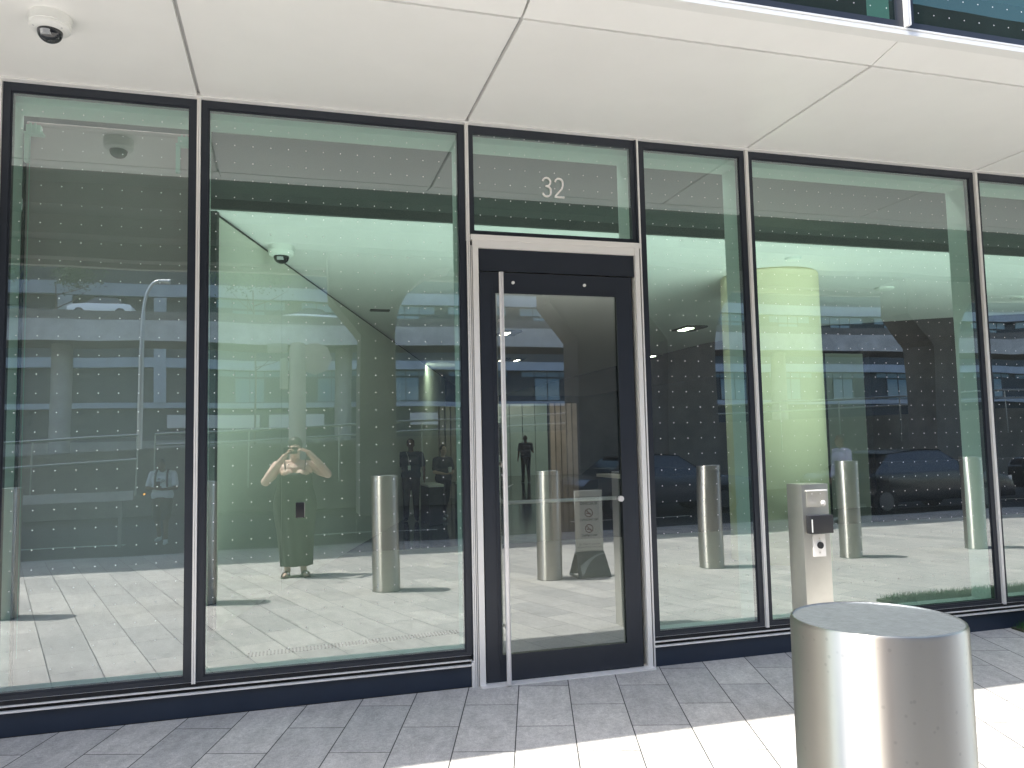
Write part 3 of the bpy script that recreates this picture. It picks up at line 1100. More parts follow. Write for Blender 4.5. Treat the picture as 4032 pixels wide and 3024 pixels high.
# ------------------------------------------------------------------ intercom post
ix, iy = 2.612, -1.27
IP = empty('intercom_post', (ix + 0.08, iy + 0.06, gz(iy)), 'square stainless steel intercom post with black card box behind the foreground bollard', 'intercom')
bx('post', 'stainless_post', IP, ix, ix + 0.165, iy, iy + 0.13, gz(iy), 1.25, bev=0.003)
bm = nb()
box(bm, ix + 0.027, ix + 0.150, iy - 0.0035, iy - 0.0005, 1.130, 1.213)
obj('speaker_plate', bm, 'stainless_post', IP, sm=False)
bm = nb()
box(bm, ix + 0.024, ix + 0.150, iy - 0.012, iy - 0.0005, 1.2135, 1.219)
obj('rain_lip', bm, 'white_trim', IP, sm=False)
bm = nb()
for rr, nn in ((0, 1), (0.007, 6), (0.014, 12), (0.021, 18)):
    for k in range(nn):
        a = 2 * math.pi * k / nn
        cx_, cz_ = ix + 0.062 + rr * math.cos(a), 1.166 + rr * math.sin(a)
        tube(bm, [(cx_, iy - 0.0042, cz_), (cx_, iy - 0.0036, cz_)], 0.0014, 6)
obj('speaker_holes', bm, 'joint', IP)['kind'] = 'stuff'
for x_, z_, r_ in ((0.06, 1.199, 0.004), (0.112, 1.199, 0.004)):
    bm = nb()
    tube(bm, [(ix + x_, iy - 0.006, z_), (ix + x_, iy - 0.0036, z_)], r_, 10)
    obj('indicator', bm, 'white_trim', IP)
bm = nb()
lathe(bm, [(0, 0.012), (0.008, 0.011), (0.013, 0.006), (0.0145, 0)], 24)
bmesh.ops.rotate(bm, verts=bm.verts, cent=(0, 0, 0), matrix=Matrix.Rotation(R(90), 3, 'X'))
bmesh.ops.translate(bm, verts=bm.verts, vec=(ix + 0.128, iy - 0.0036, 1.148))
obj('call_button', bm, 'pull_steel', IP)
bx('card_box', 'black_plastic', IP, ix + 0.018, ix + 0.158, iy - 0.040, iy - 0.0006, 0.992, 1.088, bev=0.004)
bx('light_strip', 'white_plastic', IP, ix + 0.0235, ix + 0.0295, iy - 0.0415, iy - 0.0401, 1.000, 1.068)
bx('key_plate', 'steel_trim', IP, ix + 0.052, ix + 0.130, iy - 0.005, iy - 0.0006, 0.868, 0.985, bev=0.001)
bm = nb()
tube(bm, [(ix + 0.094, iy - 0.014, 0.927), (ix + 0.094, iy - 0.005, 0.927)], 0.0175, 24)
obj('key_switch', bm, 'black_plastic', IP)
for z_ in (0.962, 0.889):
    bm = nb()
    tube(bm, [(ix + 0.092, iy - 0.0075, z_), (ix + 0.092, iy - 0.005, z_)], 0.005, 12)
    obj('screw', bm, 'stainless_post', IP)


def text_mesh(s, size, x, y, z, rotz, align='CENTER'):
    cu = bpy.data.curves.new('t', 'FONT')
    cu.body = s
    cu.size = size
    cu.align_x = align
    cu.extrude = 0.0004
    to = bpy.data.objects.new('t', cu)
    COL.objects.link(to)
    to.rotation_euler = (R(90), 0, rotz)
    to.location = (x, y, z)
    bpy.context.view_layer.update()
    dg = bpy.context.evaluated_depsgraph_get()
    me = bpy.data.meshes.new_from_object(to.evaluated_get(dg))
    me.transform(to.matrix_world)
    bpy.data.objects.remove(to)
    bpy.data.curves.remove(cu)
    return me


def add_mesh(bm, me):
    bm.from_mesh(me)
    bpy.data.meshes.remove(me)


# ------------------------------------------------------------------ smoke-free floor sign (faces the glass)
sx, sy = 3.33, -3.66
sz = gz(sy)
SG = empty('floor_sign', (sx, sy, sz), 'grey smoke-free floor sign on a dark wedge base facing the glass', 'sign')
bm = nb()
wd = 0.34
pts = [(-wd / 2 - 0.03, 0.0), (wd / 2 + 0.03, 0.0), (wd / 2, 0.27), (-wd / 2, 0.27)]
# base: two leaning sides (an A shape)
for s_ in (1, -1):
    vs = []
    for (x_, z_) in pts:
        yb = s_ * (0.16 - 0.13 * z_ / 0.27)
        vs.append((sx + x_, sy + yb, sz + z_ + 0.012))
    a = [bm.verts.new(v) for v in vs]
    b = [bm.verts.new((v[0], v[1] - s_ * 0.012, v[2])) for v in vs]
    bm.faces.new(a); bm.faces.new(b[::-1])
    for i in range(4):
        bm.faces.new((a[i], a[(i + 1) % 4], b[(i + 1) % 4], b[i]))
box(bm, sx - wd / 2 - 0.03, sx - wd / 2 - 0.0, sy - 0.15, sy + 0.15, sz + 0.002, sz + 0.022)
box(bm, sx + wd / 2, sx + wd / 2 + 0.03, sy - 0.15, sy + 0.15, sz + 0.002, sz + 0.022)
obj('wedge_base', bm, 'sign_base', SG, sm=False)
bm = nb()
# sweeping lighter stripe on the glass-side face
n_ = 12
top, bot = [], []
for i in range(n_ + 1):
    t_ = i / n_
    x_ = wd / 2 - 0.005 - t_ * (wd - 0.02)
    zt = 0.255 - 0.13 * t_ ** 1.6
    zb = 0.235 - 0.245 * t_ ** 2.2
    for lst, zz in ((top, zt), (bot, max(zb, 0.012))):
        lst.append(bm.verts.new((sx + x_, sy + 0.1625 - 0.13 * zz / 0.27, sz + zz + 0.012)))
for i in range(n_):
    bm.faces.new((top[i], top[i + 1], bot[i + 1], bot[i]))
obj('stripe', bm, 'sign_stripe', SG, sm=False)
bx('board', 'sign_grey', SG, sx - wd / 2, sx + wd / 2, sy - 0.012, sy + 0.012, sz + 0.25, sz + 0.985, bev=0.003)
bm = nb()
yf = sy + 0.0128
for s_, size, z_ in (('SMOKE-FREE', 0.048, 0.88), ('BUILDING', 0.046, 0.82), ('NO SMOKING', 0.036, 0.635), ('NO VAPING', 0.036, 0.455),
                     ('WITHIN 25 FEET OF', 0.030, 0.355), ('BUILDING ENTRANCES', 0.030, 0.322), ('Thank you for your cooperation', 0.017, 0.285)):
    add_mesh(bm, text_mesh(s_, size, sx, yf, sz + z_, R(180)))
obj('lettering', bm, 'ink', SG, sm=False, fix=False)
bm = nb()
for zc in (0.725, 0.545):
    ring = [(sx + 0.046 * math.cos(2 * math.pi * k / 28), sz + zc + 0.046 * math.sin(2 * math.pi * k / 28)) for k in range(29)]
    ribbon(bm, ring, 0.008, yf - 0.0005, yf + 0.0006)
    ribbon(bm, [(sx - 0.032, sz + zc + 0.032), (sx + 0.032, sz + zc - 0.032)], 0.007, yf + 0.0007, yf + 0.0012)
    ribbon(bm, [(sx - 0.030, sz + zc - 0.008), (sx + 0.022, sz + zc - 0.008)], 0.009, yf - 0.0005, yf + 0.0005)
    ribbon(bm, [(sx - 0.022, sz + zc + 0.004), (sx - 0.016, sz + zc + 0.012), (sx - 0.024, sz + zc + 0.02)], 0.004, yf - 0.0005, yf + 0.0005)
obj('pictogram', bm, 'ink_red', SG, sm=False)

# ------------------------------------------------------------------ grass bed at the right
GB = [(5.33, -0.03), (13.7, -0.03), (13.7, -1.2), (5.17, -1.2)]
bm = nb()
prism_z(bm, [GB[3], GB[2], GB[1], GB[0]], -0.03, 0.012)
tag(obj('planting_bed', bm, 'soil', sm=False), kind='structure')
bm = nb()
rng = random.Random(3)
for k in range(26000):
    x = rng.uniform(5.2, 13.6) if k > 12000 else rng.uniform(5.2, 8.0)
    y = rng.uniform(-1.19, -0.04)
    if x < 5.34 + 0.14 * y:
        continue
    h = rng.uniform(0.03, 0.07)
    a = rng.uniform(0, 6.28)
    w_ = 0.003
    dx, dy = math.cos(a) * w_, math.sin(a) * w_
    lx, ly = rng.uniform(-0.02, 0.02), rng.uniform(-0.02, 0.02)
    v = [bm.verts.new(p) for p in ((x - dx, y - dy, 0.011), (x + dx, y + dy, 0.011), (x + lx, y + ly, 0.011 + h))]
    bm.faces.new(v)
tag(obj('grass', bm, 'grass', sm=False, fix=False), 'short green lawn strip along the plinth at the right', 'grass', kind='stuff')
# ------------------------------------------------------------------ street side (seen mirrored in the glass)
V = empty('elevated_highway', (2.2, -16, -0.26), 'concrete elevated highway on flared piers over the street', 'viaduct')
bx('deck', 'soffit_deck', V, -60, 90, -19.6, -8.05, 7.0, 7.35)
bx('parapet', 'concrete', V, -60, 90, -8.04, -7.8, 6.85, 8.3)
bx('parapet', 'concrete', V, -60, 90, -19.85, -19.61, 6.85, 8.3)
for yy in (-10.2, -12.6, -15.0, -17.4):
    bx('girder', 'soffit_deck', V, -60, 90, yy - 0.2, yy + 0.2, 6.55, 6.995)


def pier(xc, w, yc, lw=0.8, rw=1.6):
    bm = nb()
    h = w / 2
    pts = [(xc - h, -0.3), (xc + h, -0.3), (xc + h, 4.4)]
    for t in range(1, 9):
        a = t / 8 * math.pi / 2
        pts.append((xc + h + rw * (1 - math.cos(a)), 4.4 + 1.9 * math.sin(a)))
    pts += [(xc + h + rw, 6.54), (xc - h - lw, 6.54), (xc - h - lw, 5.4), (xc - h, 4.4)]
    prism_y(bm, pts, yc - 0.6, yc + 0.6)
    return obj('pier', bm, 'concrete', V, sm=False)


for xc, w in ((2.2, 0.92), (8.35, 1.2), (11.3, 1.7), (20.5, 1.2), (30, 1.2), (-11, 1.2), (-20, 1.2)):
    pier(xc, w, -16)
# far ramp deck with cars
V2 = empty('raised_roadway', (-15, -57, -0.26), 'long pale raised roadway with cars on it, beyond the street lamp', 'raised road')
bx('fascia', 'concrete_light', V2, -140, 150, -55.2, -55.0, 9.33, 10.84)
bx('parapet', 'soffit_deck', V2, -140, 150, -55.25, -55.05, 10.845, 11.5)
bx('deck', 'soffit_deck', V2, -140, 150, -60.5, -55.21, 9.4, 10.3)
for k in range(-6, 8):
    bm = nb()
    lathe(bm, [(0.7, -0.3), (0.7, 9.39)], 16, k * 20 + 4, -58, 0)
    obj('pier', bm, 'concrete', V2)
# ramp wall with handrails
RW = empty('ramp_wall', (0, -18, -0.26), 'brown concrete ramp wall with two steel rails rising to the right', 'ramp')


def zr(x):
    return 1.79 + (x + 7.2) * 0.0394


bm = nb()
vs = []
for y in (-18.35, -30):
    vs.append([bm.verts.new(p) for p in ((-40, y, -0.3), (60, y, -0.3), (60, y, zr(60) - 1.05), (-40, y, zr(-40) - 0.9 + 0.9))])
bm.faces.new(vs[0]); bm.faces.new(vs[1][::-1])
for i in range(4):
    bm.faces.new((vs[0][i], vs[1][i], vs[1][(i + 1) % 4], vs[0][(i + 1) % 4]))
obj('wall', bm, 'concrete', RW, sm=False)
for a, b, o2 in ((-36, -3.98, 0.62), (-3.55, 60, 0.30)):
    bm = nb()
    tube(bm, [(a, -18, zr(a)), (b, -18, zr(b))], 0.035, 8)
    tube(bm, [(a, -18, zr(a) - o2), (b, -18, zr(b) - o2 - (0.03 if a < -10 else 0))], 0.03, 8)
    n_ = int((b - a) / 2.4)
    for k in range(n_ + 1):
        x = a + (b - a) * k / n_
        tube(bm, [(x, -18, zr(x) - 1.6), (x, -18, zr(x))], 0.022, 6)
    obj('handrail', bm, 'rail', RW)
# barricade
BC = empty('barricade', (-3.8, -11, -0.26), 'low white barricade board with a small amber lamp at its right end', 'barricade')
bx('board', 'barrier', BC, -4.95, -2.80, -11.03, -11.0, 0.60, 0.77)
for x in (-4.7, -3.0):
    bx('leg', 'concrete', BC, x - 0.03, x + 0.03, -11.08, -11.031, -0.26, 0.76)
bm = nb()
lathe(bm, [(0, 0), (0.014, 0), (0.016, 0.02), (0, 0.035)], 16, -2.62, -11, 0.68)
obj('amber_lamp', bm, 'amber', BC)
# street lamp
LP = empty('street_lamp', (-5.5, -27, 1.0), 'tall grey street lamp with a curved arm, mirrored in the left window', 'street lamp')
bm = nb()
pts = [(-5.5, -27, 0.9), (-5.46, -27, 5.0), (-5.42, -27, 6.6)]
for k in range(1, 9):
    a = k / 8 * math.pi / 2
    pts.append((-5.42 + 0.55 * (1 - math.cos(a)), -27, 6.6 + 1.42 * math.sin(a)))
tube(bm, pts, [0.10, 0.085, 0.075] + [0.06] * 8, 12)
obj('pole', bm, 'lamp_pole', LP)
bm = nb()
tube(bm, [(-4.90, -27, 8.03), (-4.45, -27, 8.0)], [0.06, 0.10], 12)
obj('lamp_head', bm, 'lamp_pole', LP)
bm = nb()
lathe(bm, [(0.25, 0.8), (0.25, 1.35), (0.12, 1.45)], 16, -5.5, -27, 0)
obj('base', bm, 'concrete_light', LP)
# signal pole
SP = empty('signal_pole', (0.1, -8.05, gz(-8.0)), 'pale street pole with a blank sign plate and a small signal box by the kerb', 'pole')
bm = nb()
lathe(bm, [(0.15, 0), (0.13, 0.1), (0.125, 3.2), (0.10, 3.3), (0, 3.32)], 16, 0.1, -8.05, gz(-8.0))
obj('pole', bm, 'concrete_light', SP)
bm = nb()
tube(bm, [(0.36, -8.00, 2.95), (0.36, -7.985, 2.95)], 0.27, 8)
obj('sign_plate', bm, 'concrete_light', SP, sm=False)
bx('signal_box', 'lamp_pole', SP, -0.16, -0.04, -8.14, -7.96, 2.45, 2.95, bev=0.02)
bx('signal_box', 'lamp_pole', SP, -0.35, -0.05, -8.12, -7.98, 3.05, 3.2, bev=0.02)
# far building
FB = empty('far_building', (0, -80, -0.26), 'long grey-blue office building with dark window bands across the street', 'building')
bx('wall', 'bldg_dark', FB, -110, 130, -90, -75.6, -0.3, 32)
for z0, z1 in ((5.52, 6.02), (9.36, 10.29), (16.3, 17.5), (23, 24.2), (29.8, 31), (31.4, 32.4)):
    bx('floor_band', 'bldg_slab', FB, -110, 130, -75.59, -75.0, z0, z1)
bm = nb()
for k in range(-13, 16):
    x = -12.6 + k * 7.72 - (0.35 if k else 0)
    if k == 0 or k < 0:
        box(bm, x, x + 1.18, -75.0, -74.9, 6.03, 16.2)
bm2 = bm
obj('pilaster', bm2, 'bldg_slab', FB, sm=False)['kind'] = 'stuff'
wins = []
for k in range(0, 17):
    x = -5.27 + (k - 1) * 7.72 + (7.72 if False else 0)
    if x < -11:
        continue
    wins.append(x)
bm = nb()
fr = nb()
for zb, zt, zt2 in ((6.16, 8.52, 9.26), (12.6, 15.2, 16.2), (19.5, 22.2, 22.9), (26, 28.9, 29.7), ):
    for x in wins:
        for (a, b) in ((x, x + 1.38), (x + 1.46, x + 2.84)):
            box(bm, a, b, -75.55, -75.5, zb, zt)
            box(bm, a, b, -75.55, -75.5, zt + 0.2, zt2)
        box(bm, x + 2.92, x + 4.6, -75.55, -75.5, zt + 0.2, zt2)
        box(bm, x - 1.5, x - 0.08, -75.55, -75.5, zt + 0.2, zt2)
        box(fr, x + 1.381, x + 1.459, -75.52, -75.45, zb, zt2)
        box(fr, x - 0.08, x - 0.001, -75.52, -75.45, zb, zt2)
        box(fr, x + 2.841, x + 2.92, -75.52, -75.45, zb, zt2)
obj('window_band', bm, 'bldg_glass', FB, sm=False)['kind'] = 'stuff'
obj('window_frames', fr, 'bldg_frame', FB, sm=False)['kind'] = 'stuff'
for x0, x1 in ((-11.3, -8.8), (-8.6, -2.8), (-1.9, 3.1), (12, 15)):
    bx('sign_panel', 'sign_panel', FB, x0, x1, -75.2, -75.1, 3.6, 4.85)
bx('ground_band', 'concrete', FB, -110, 130, -75.59, -75.3, -0.3, 2.4)


def dark_car(name, x, y, z, L, H, body, label, cat, sx_=1, screen='car_glass', sc=1.0):
    """sedan lying along x, nose towards +x*sx_"""
    t = empty(name, (x, y, z), label, cat)
    w = 0.88 * sc
    prof = [(-0.50, 0.20), (-0.495, 0.52), (-0.46, 0.62), (-0.36, 0.66), (-0.24, 0.96), (-0.12, 1.0), (0.06, 0.985), (0.20, 0.70), (0.42, 0.58), (0.49, 0.46), (0.5, 0.22)]
    def P(u, v):
        return (x + sx_ * u * L, z + v * H)
    lower = [prof[i] for i in (0, 1, 2, 3)] + [(0.20, 0.66)] + prof[8:]
    bm = nb()
    prism_y(bm, [P(u, v) for u, v in (lower if sx_ < 0 else lower[::-1])], y - w, y + w)
    bevel(bm, 0.05 * sc, 2)
    obj('body', bm, body, t)
    cab = [(-0.36, 0.65), (-0.24, 0.955), (-0.12, 0.99), (0.06, 0.975), (0.21, 0.66)]
    bm = nb()
    rings = []
    for yy, sh in ((-w + 0.04, 1.0), (-w + 0.20 * sc, 0.0), (w - 0.20 * sc, 0.0), (w - 0.04, 1.0)):
        pass
    a0 = [(cab[0], w - 0.03), (cab[1], w - 0.22 * sc), (cab[2], w - 0.24 * sc), (cab[3], w - 0.22 * sc), (cab[4], w - 0.03)]
    la = [bm.verts.new((P(*c)[0], y - ww, P(*c)[1])) for c, ww in a0]
    lb = [bm.verts.new((P(*c)[0], y + ww, P(*c)[1])) for c, ww in a0]
    bm.faces.new(la); bm.faces.new(lb[::-1])
    for i in range(5):
        j = (i + 1) % 5
        bm.faces.new((la[i], lb[i], lb[j], la[j]))
    obj('cabin', bm, 'car_glass', t, sm=False)
    bm = nb()
    rp = [(cab[1][0] - 0.02, cab[1][1] - 0.01), cab[2], (cab[2][0] + 0.09, 1.0), cab[3], (cab[3][0] + 0.02, cab[3][1] - 0.03)]
    ww = w - 0.20 * sc
    top_ = [bm.verts.new((P(*c)[0], y + s_ * ww, P(*c)[1] + 0.012)) for s_ in (-1, 1) for c in rp]
    for i in range(4):
        bm.faces.new((top_[i], top_[i + 1], top_[i + 6], top_[i + 5]))
    obj('roof', bm, body, t, sm=False)
    bm = nb()
    c1, c2 = cab[3], cab[4]
    q = []
    for s_ in (-1, 1):
        q.append(bm.verts.new((P(*c1)[0] + sx_ * 0.03, y + s_ * (w - 0.26 * sc), P(*c1)[1] - 0.02)))
        q.append(bm.verts.new((P(*c2)[0] + sx_ * 0.0, y + s_ * (w - 0.10 * sc), P(*c2)[1] + 0.035)))
    bm.faces.new((q[0], q[1], q[3], q[2]))
    bmesh.ops.translate(bm, verts=bm.verts, vec=(sx_ * 0.02, 0, 0.02))
    obj('windscreen', bm, screen, t, sm=False)
    r_ = 0.33 * sc
    for u in (-0.31, 0.31):
        for s_ in (-1, 1):
            bm = nb()
            xx = x + sx_ * u * L
            tube(bm, [(xx, y + s_ * (w + 0.01), z + r_), (xx, y + s_ * (w - 0.2), z + r_)], r_, 24)
            wh = obj('wheel', bm, 'tyre', t)
            bm = nb()
            tube(bm, [(xx, y + s_ * (w + 0.02), z + r_), (xx, y + s_ * (w + 0.011), z + r_)], r_ * 0.6, 16)
            obj('rim', bm, 'alloy', wh)
    for s_ in (-1, 1):
        bm = nb()
        xx = x + sx_ * 0.488 * L
        box(bm, xx - 0.06, xx + 0.06, y + s_ * (w - 0.25) - 0.14, y + s_ * (w - 0.25) + 0.14, z + 0.46 * H, z + 0.55 * H)
        obj('headlight', bm, 'lens', t, sm=False)
    return t


dark_car('parked_car', 13.9, -10.2, -0.26, 4.6, 1.42, 'car_black', 'black car parked at the kerb with a bluish windscreen', 'car', 1, 'car_screen')
dark_car('parked_car', 8.6, -12.6, -0.26, 4.5, 1.45, 'car_grey', 'grey car in the far lane behind the lobby column', 'car', 1)
dark_car('parked_car', 20.4, -10.3, -0.26, 4.8, 1.75, 'car_black', 'tall black car at the right end of the kerb', 'car', 1)
dark_car('white_car', -13.3, -57.3, 11.28, 4.1, 1.5, 'car_white', 'white car driving on the raised roadway', 'car', -1)
dark_car('white_car', -19.5, -58.6, 10.31, 4.1, 1.9, 'car_grey', 'grey car far left on the raised roadway', 'car', -1)
dark_car('white_car', 1.2, -57.0, 10.9, 4.4, 1.4, 'car_white', 'white car on the raised roadway right of the signal pole', 'car', -1)


def tree(x, y, z, H, rad, zc, n, label, seed, sub=(0.9, 0.9, 0.8)):
    t = empty('street_tree', (x, y, z), label, 'tree', 'trees along the street')
    rg = random.Random(seed)
    bm = nb()
    tube(bm, [(x, y, z), (x + 0.05, y, z + zc * 0.45), (x - 0.03, y + 0.05, z + zc)], [0.12, 0.09, 0.05], 8)
    for k in range(9):
        a = rg.uniform(0, 6.28)
        zz = z + zc * rg.uniform(0.55, 0.95)
        r_ = rad * rg.uniform(0.45, 0.85)
        tube(bm, [(x, y, zz), (x + r_ * 0.5 * math.cos(a), y + r_ * 0.5 * math.sin(a), zz + 0.5), (x + r_ * math.cos(a), y + r_ * math.sin(a), zz + 1.3)], [0.05, 0.035, 0.012], 6)
    obj('trunk', bm, 'bark', t)
    bm = nb()
    cl = []
    for k in range(26):
        while True:
            p = Vector((rg.uniform(-1, 1), rg.uniform(-1, 1), rg.uniform(-1, 1)))
            if 0.25 < p.length < 1:
                break
        cl.append(Vector((x + p.x * rad * sub[0], y + p.y * rad * sub[1], z + zc + (H - zc) * 0.45 + p.z * (H - zc) * 0.55 * sub[2])))
    for k in range(n):
        c = rg.choice(cl)
        p = c + Vector((rg.gauss(0, 1), rg.gauss(0, 1), rg.gauss(0, 0.8))) * rad * 0.17
        s_ = rg.uniform(0.05, 0.11) * (rad / 2.6)
        q = Quaternion((rg.gauss(0, 1), rg.gauss(0, 1), rg.gauss(0, 1), rg.gauss(0, 1))).normalized()
        vs = [bm.verts.new(p + q @ Vector(v) * s_) for v in ((-1, 0, 0), (0, -0.55, 0.1), (1.1, 0, 0), (0, 0.55, 0.1))]
        bm.faces.new(vs)
    obj('crown', bm, 'foliage', t, sm=False, fix=False)
    return t


#tree(5.6, -7.35, gz(-7.3), 13, 3.0, 8.6, 9000, 'tall street tree by the kerb, mirrored above the door side', 1)
#tree(12.6, -7.6, gz(-7.6), 12.5, 2.6, 8.6, 4200, 'tall street tree by the kerb, mirrored in the rightmost upper window', 2)
for i, x in enumerate((-27, -19, -3)):
    tree(x, -68, -0.26, 22, 4.5, 16, 3500, ('leafy treetop above the raised roadway far left', 'leafy treetop above the white car', 'leafy treetop above the signal pole')[i], 10 + i)


# ------------------------------------------------------------------ people
def capsule(bm, p0, r0, p1, r1, seg=14, sx=1.0, sy=1.0):
    """closed rounded limb piece, squashed across by sx / sy in world axes"""
    p0, p1 = Vector(p0), Vector(p1)
    d = p1 - p0
    L = d.length
    if L < 1e-5:
        d = Vector((0, 0, 1)); L = 1e-5
    d = d / L
    u, w = frame_axes(d)
    rings = []
    prof = []
    for k in range(1, 6):
        a = -math.pi / 2 + k * math.pi / 2 / 5
        prof.append((r0 * math.sin(a), r0 * math.cos(a)))
    prof2 = []
    for k in range(0, 5):
        a = k * math.pi / 2 / 5
        prof2.append((L + r1 * math.sin(a), r1 * math.cos(a)))
    cen = (p0 + p1) / 2
    def T(v):
        q = v
        base = p0 + d * max(0, min(L, (v - p0).dot(d)))
        o = v - base
        return base + Vector((o.x * sx, o.y * sy, o.z))
    a0 = bm.verts.new(T(p0 - d * r0))
    for h, r in prof + prof2:
        rings.append([bm.verts.new(T(p0 + d * h + (u * math.cos(2 * math.pi * k / seg) + w * math.sin(2 * math.pi * k / seg)) * r)) for k in range(seg)])
    a1 = bm.verts.new(T(p1 + d * r1))
    for k in range(seg):
        bm.faces.new((a0, rings[0][(k + 1) % seg], rings[0][k]))
        bm.faces.new((a1, rings[-1][k], rings[-1][(k + 1) % seg]))
    for a, b in zip(rings, rings[1:]):
        for k in range(seg):
            bm.faces.new((a[k], a[(k + 1) % seg], b[(k + 1) % seg], b[k]))


def fused(name, bm, m, parent, voxel, it=3):
    """join overlapping pieces into one continuous smooth skin"""
    bmesh.ops.recalc_face_normals(bm, faces=bm.faces)
    me = bpy.data.meshes.new(name)
    bm.to_mesh(me)
    bm.free()
    o = bpy.data.objects.new(name, me)
    COL.objects.link(o)
    r = o.modifiers.new('r', 'REMESH')
    r.mode = 'VOXEL'
    r.voxel_size = voxel
    s_ = o.modifiers.new('s', 'SMOOTH')
    s_.factor = 0.5
    s_.iterations = it
    bpy.context.view_layer.update()
    dg = bpy.context.evaluated_depsgraph_get()
    m2 = bpy.data.meshes.new_from_object(o.evaluated_get(dg))
    bpy.data.objects.remove(o)
    bpy.data.meshes.remove(me)
    b2 = nb()
    b2.from_mesh(m2)
    bpy.data.meshes.remove(m2)
    return obj(name, b2, m, parent, fix=False)


class Fig:
    """posed figure; local frame: facing +y, x to its right; scaled by k and turned by rz about its base"""

    def __init__(self, loc, rz, k, label, cat='person'):
        self.loc, self.rz, self.k = Vector(loc), rz, k
        self.root = empty('person', loc, label, cat)

    def T(self, p):
        c, s_ = math.cos(self.rz), math.sin(self.rz)
        p = Vector(p) * self.k
        return self.loc + Vector((p.x * c - p.y * s_, p.x * s_ + p.y * c, p.z))

    def cap(self, bm, p0, r0, p1, r1, sx=1.0, sy=1.0):
        capsule(bm, self.T(p0), r0 * self.k, self.T(p1), r1 * self.k, 14, sx, sy)


def hand(f, bm, wrist, fwd, palm, side, curl=40, spread=6, s=1.0):
    """palm box of capsules, five separate bent fingers. side=+1: thumb lies on +across side"""
    wv, fd, pn = Vector(wrist), Vector(fwd).normalized(), Vector(palm)
    pn = (pn - fd * pn.dot(fd)).normalized()
    ac = fd.cross(pn).normalized() * side
    for k in range(4):
        o = (k - 1.5) * 0.018 * s
        f.cap(bm, wv + ac * o * 0.6, 0.014 * s, wv + fd * 0.075 * s + ac * -o, 0.0115 * s) if False else f.cap(bm, wv - ac * o * 0.6, 0.014 * s, wv + fd * 0.078 * s - ac * o, 0.0115 * s)
    lens = (0.068, 0.078, 0.073, 0.058)
    for k in range(4):
        o = (1.5 - k) * 0.0195 * s
        p = wv + fd * 0.080 * s + ac * o
        dirv = (fd + ac * math.tan(R(spread * (1.5 - k)))).normalized()
        seg = lens[k] * s
        ang = 0
        for j, fr_ in enumerate((0.45, 0.32, 0.23)):
            ang += R(curl * (0.5, 0.75, 0.6)[j])
            dd = dirv * math.cos(ang) + pn * math.sin(ang)
            q = p + dd * seg * fr_
            f.cap(bm, p, (0.0088, 0.0080, 0.0072)[j] * s, q, (0.0080, 0.0072, 0.0062)[j] * s)
            p = q
    p = wv + fd * 0.022 * s + ac * 0.030 * s
    d1 = (fd * 0.75 + ac * 0.75 + pn * 0.35).normalized()
    q = p + d1 * 0.040 * s
    f.cap(bm, p, 0.0125 * s, q, 0.0098 * s)
    d2 = (fd * 0.95 + ac * 0.25 + pn * 0.45).normalized()
    q2 = q + d2 * 0.030 * s
    f.cap(bm, q, 0.0098 * s, q2, 0.0088 * s)
    d3 = (fd * 0.9 + pn * 0.6).normalized()
    f.cap(bm, q2, 0.0088 * s, q2 + d3 * 0.022 * s, 0.0072 * s)


def head(f, bm, c, tilt=0.0, s=1.0):
    """skull, jaw, nose, ears, neck top; c = centre between the eyes height"""
    c = Vector(c)
    q = Matrix.Rotation(R(-tilt), 3, 'X')
    def L(v):
        return c + q @ (Vector(v) * s)
    f.cap(bm, L((0, -0.018, 0.030)), 0.082 * s, L((0, -0.010, 0.045)), 0.080 * s, 0.92, 1.12)
    f.cap(bm, L((0, 0.012, 0.02)), 0.070 * s, L((0, 0.020, -0.060)), 0.056 * s)
    f.cap(bm, L((0, 0.030, -0.072)), 0.040 * s, L((0, 0.052, -0.088)), 0.026 * s)
    f.cap(bm, L((0, 0.080, 0.005)), 0.009 * s, L((0, 0.098, -0.030)), 0.014 * s)
    for sd_ in (-1, 1):
        f.cap(bm, L((0.018 * sd_, 0.086, 0.022)), 0.011 * s, L((0.040 * sd_, 0.078, 0.020)), 0.010 * s)
        f.cap(bm, L((0.074 * sd_, 0.0, 0.018)), 0.012 * s, L((0.076 * sd_, -0.004, -0.022)), 0.010 * s)
        f.cap(bm, L((0.034 * sd_, 0.055, -0.028)), 0.022 * s, L((0.028 * sd_, 0.060, -0.040)), 0.020 * s)
    f.cap(bm, L((-0.018, 0.078, -0.055)), 0.008 * s, L((0.018, 0.078, -0.055)), 0.008 * s)
    f.cap(bm, L((-0.014, 0.076, -0.066)), 0.009 * s, L((0.014, 0.076, -0.066)), 0.009 * s)
    return L


def eyes(f, L, s=1.0):
    bm = nb()
    for sd_ in (-1, 1):
        f.cap(bm, L((0.030 * sd_, 0.070, 0.0)), 0.0095 * s, L((0.030 * sd_, 0.071, 0.0)), 0.0095 * s)
    obj('eyes', bm, 'gasket', f.root)


def limb(f, bm, pts, rad):
    for i in range(len(pts) - 1):
        f.cap(bm, pts[i], rad[i], pts[i + 1], rad[i + 1])


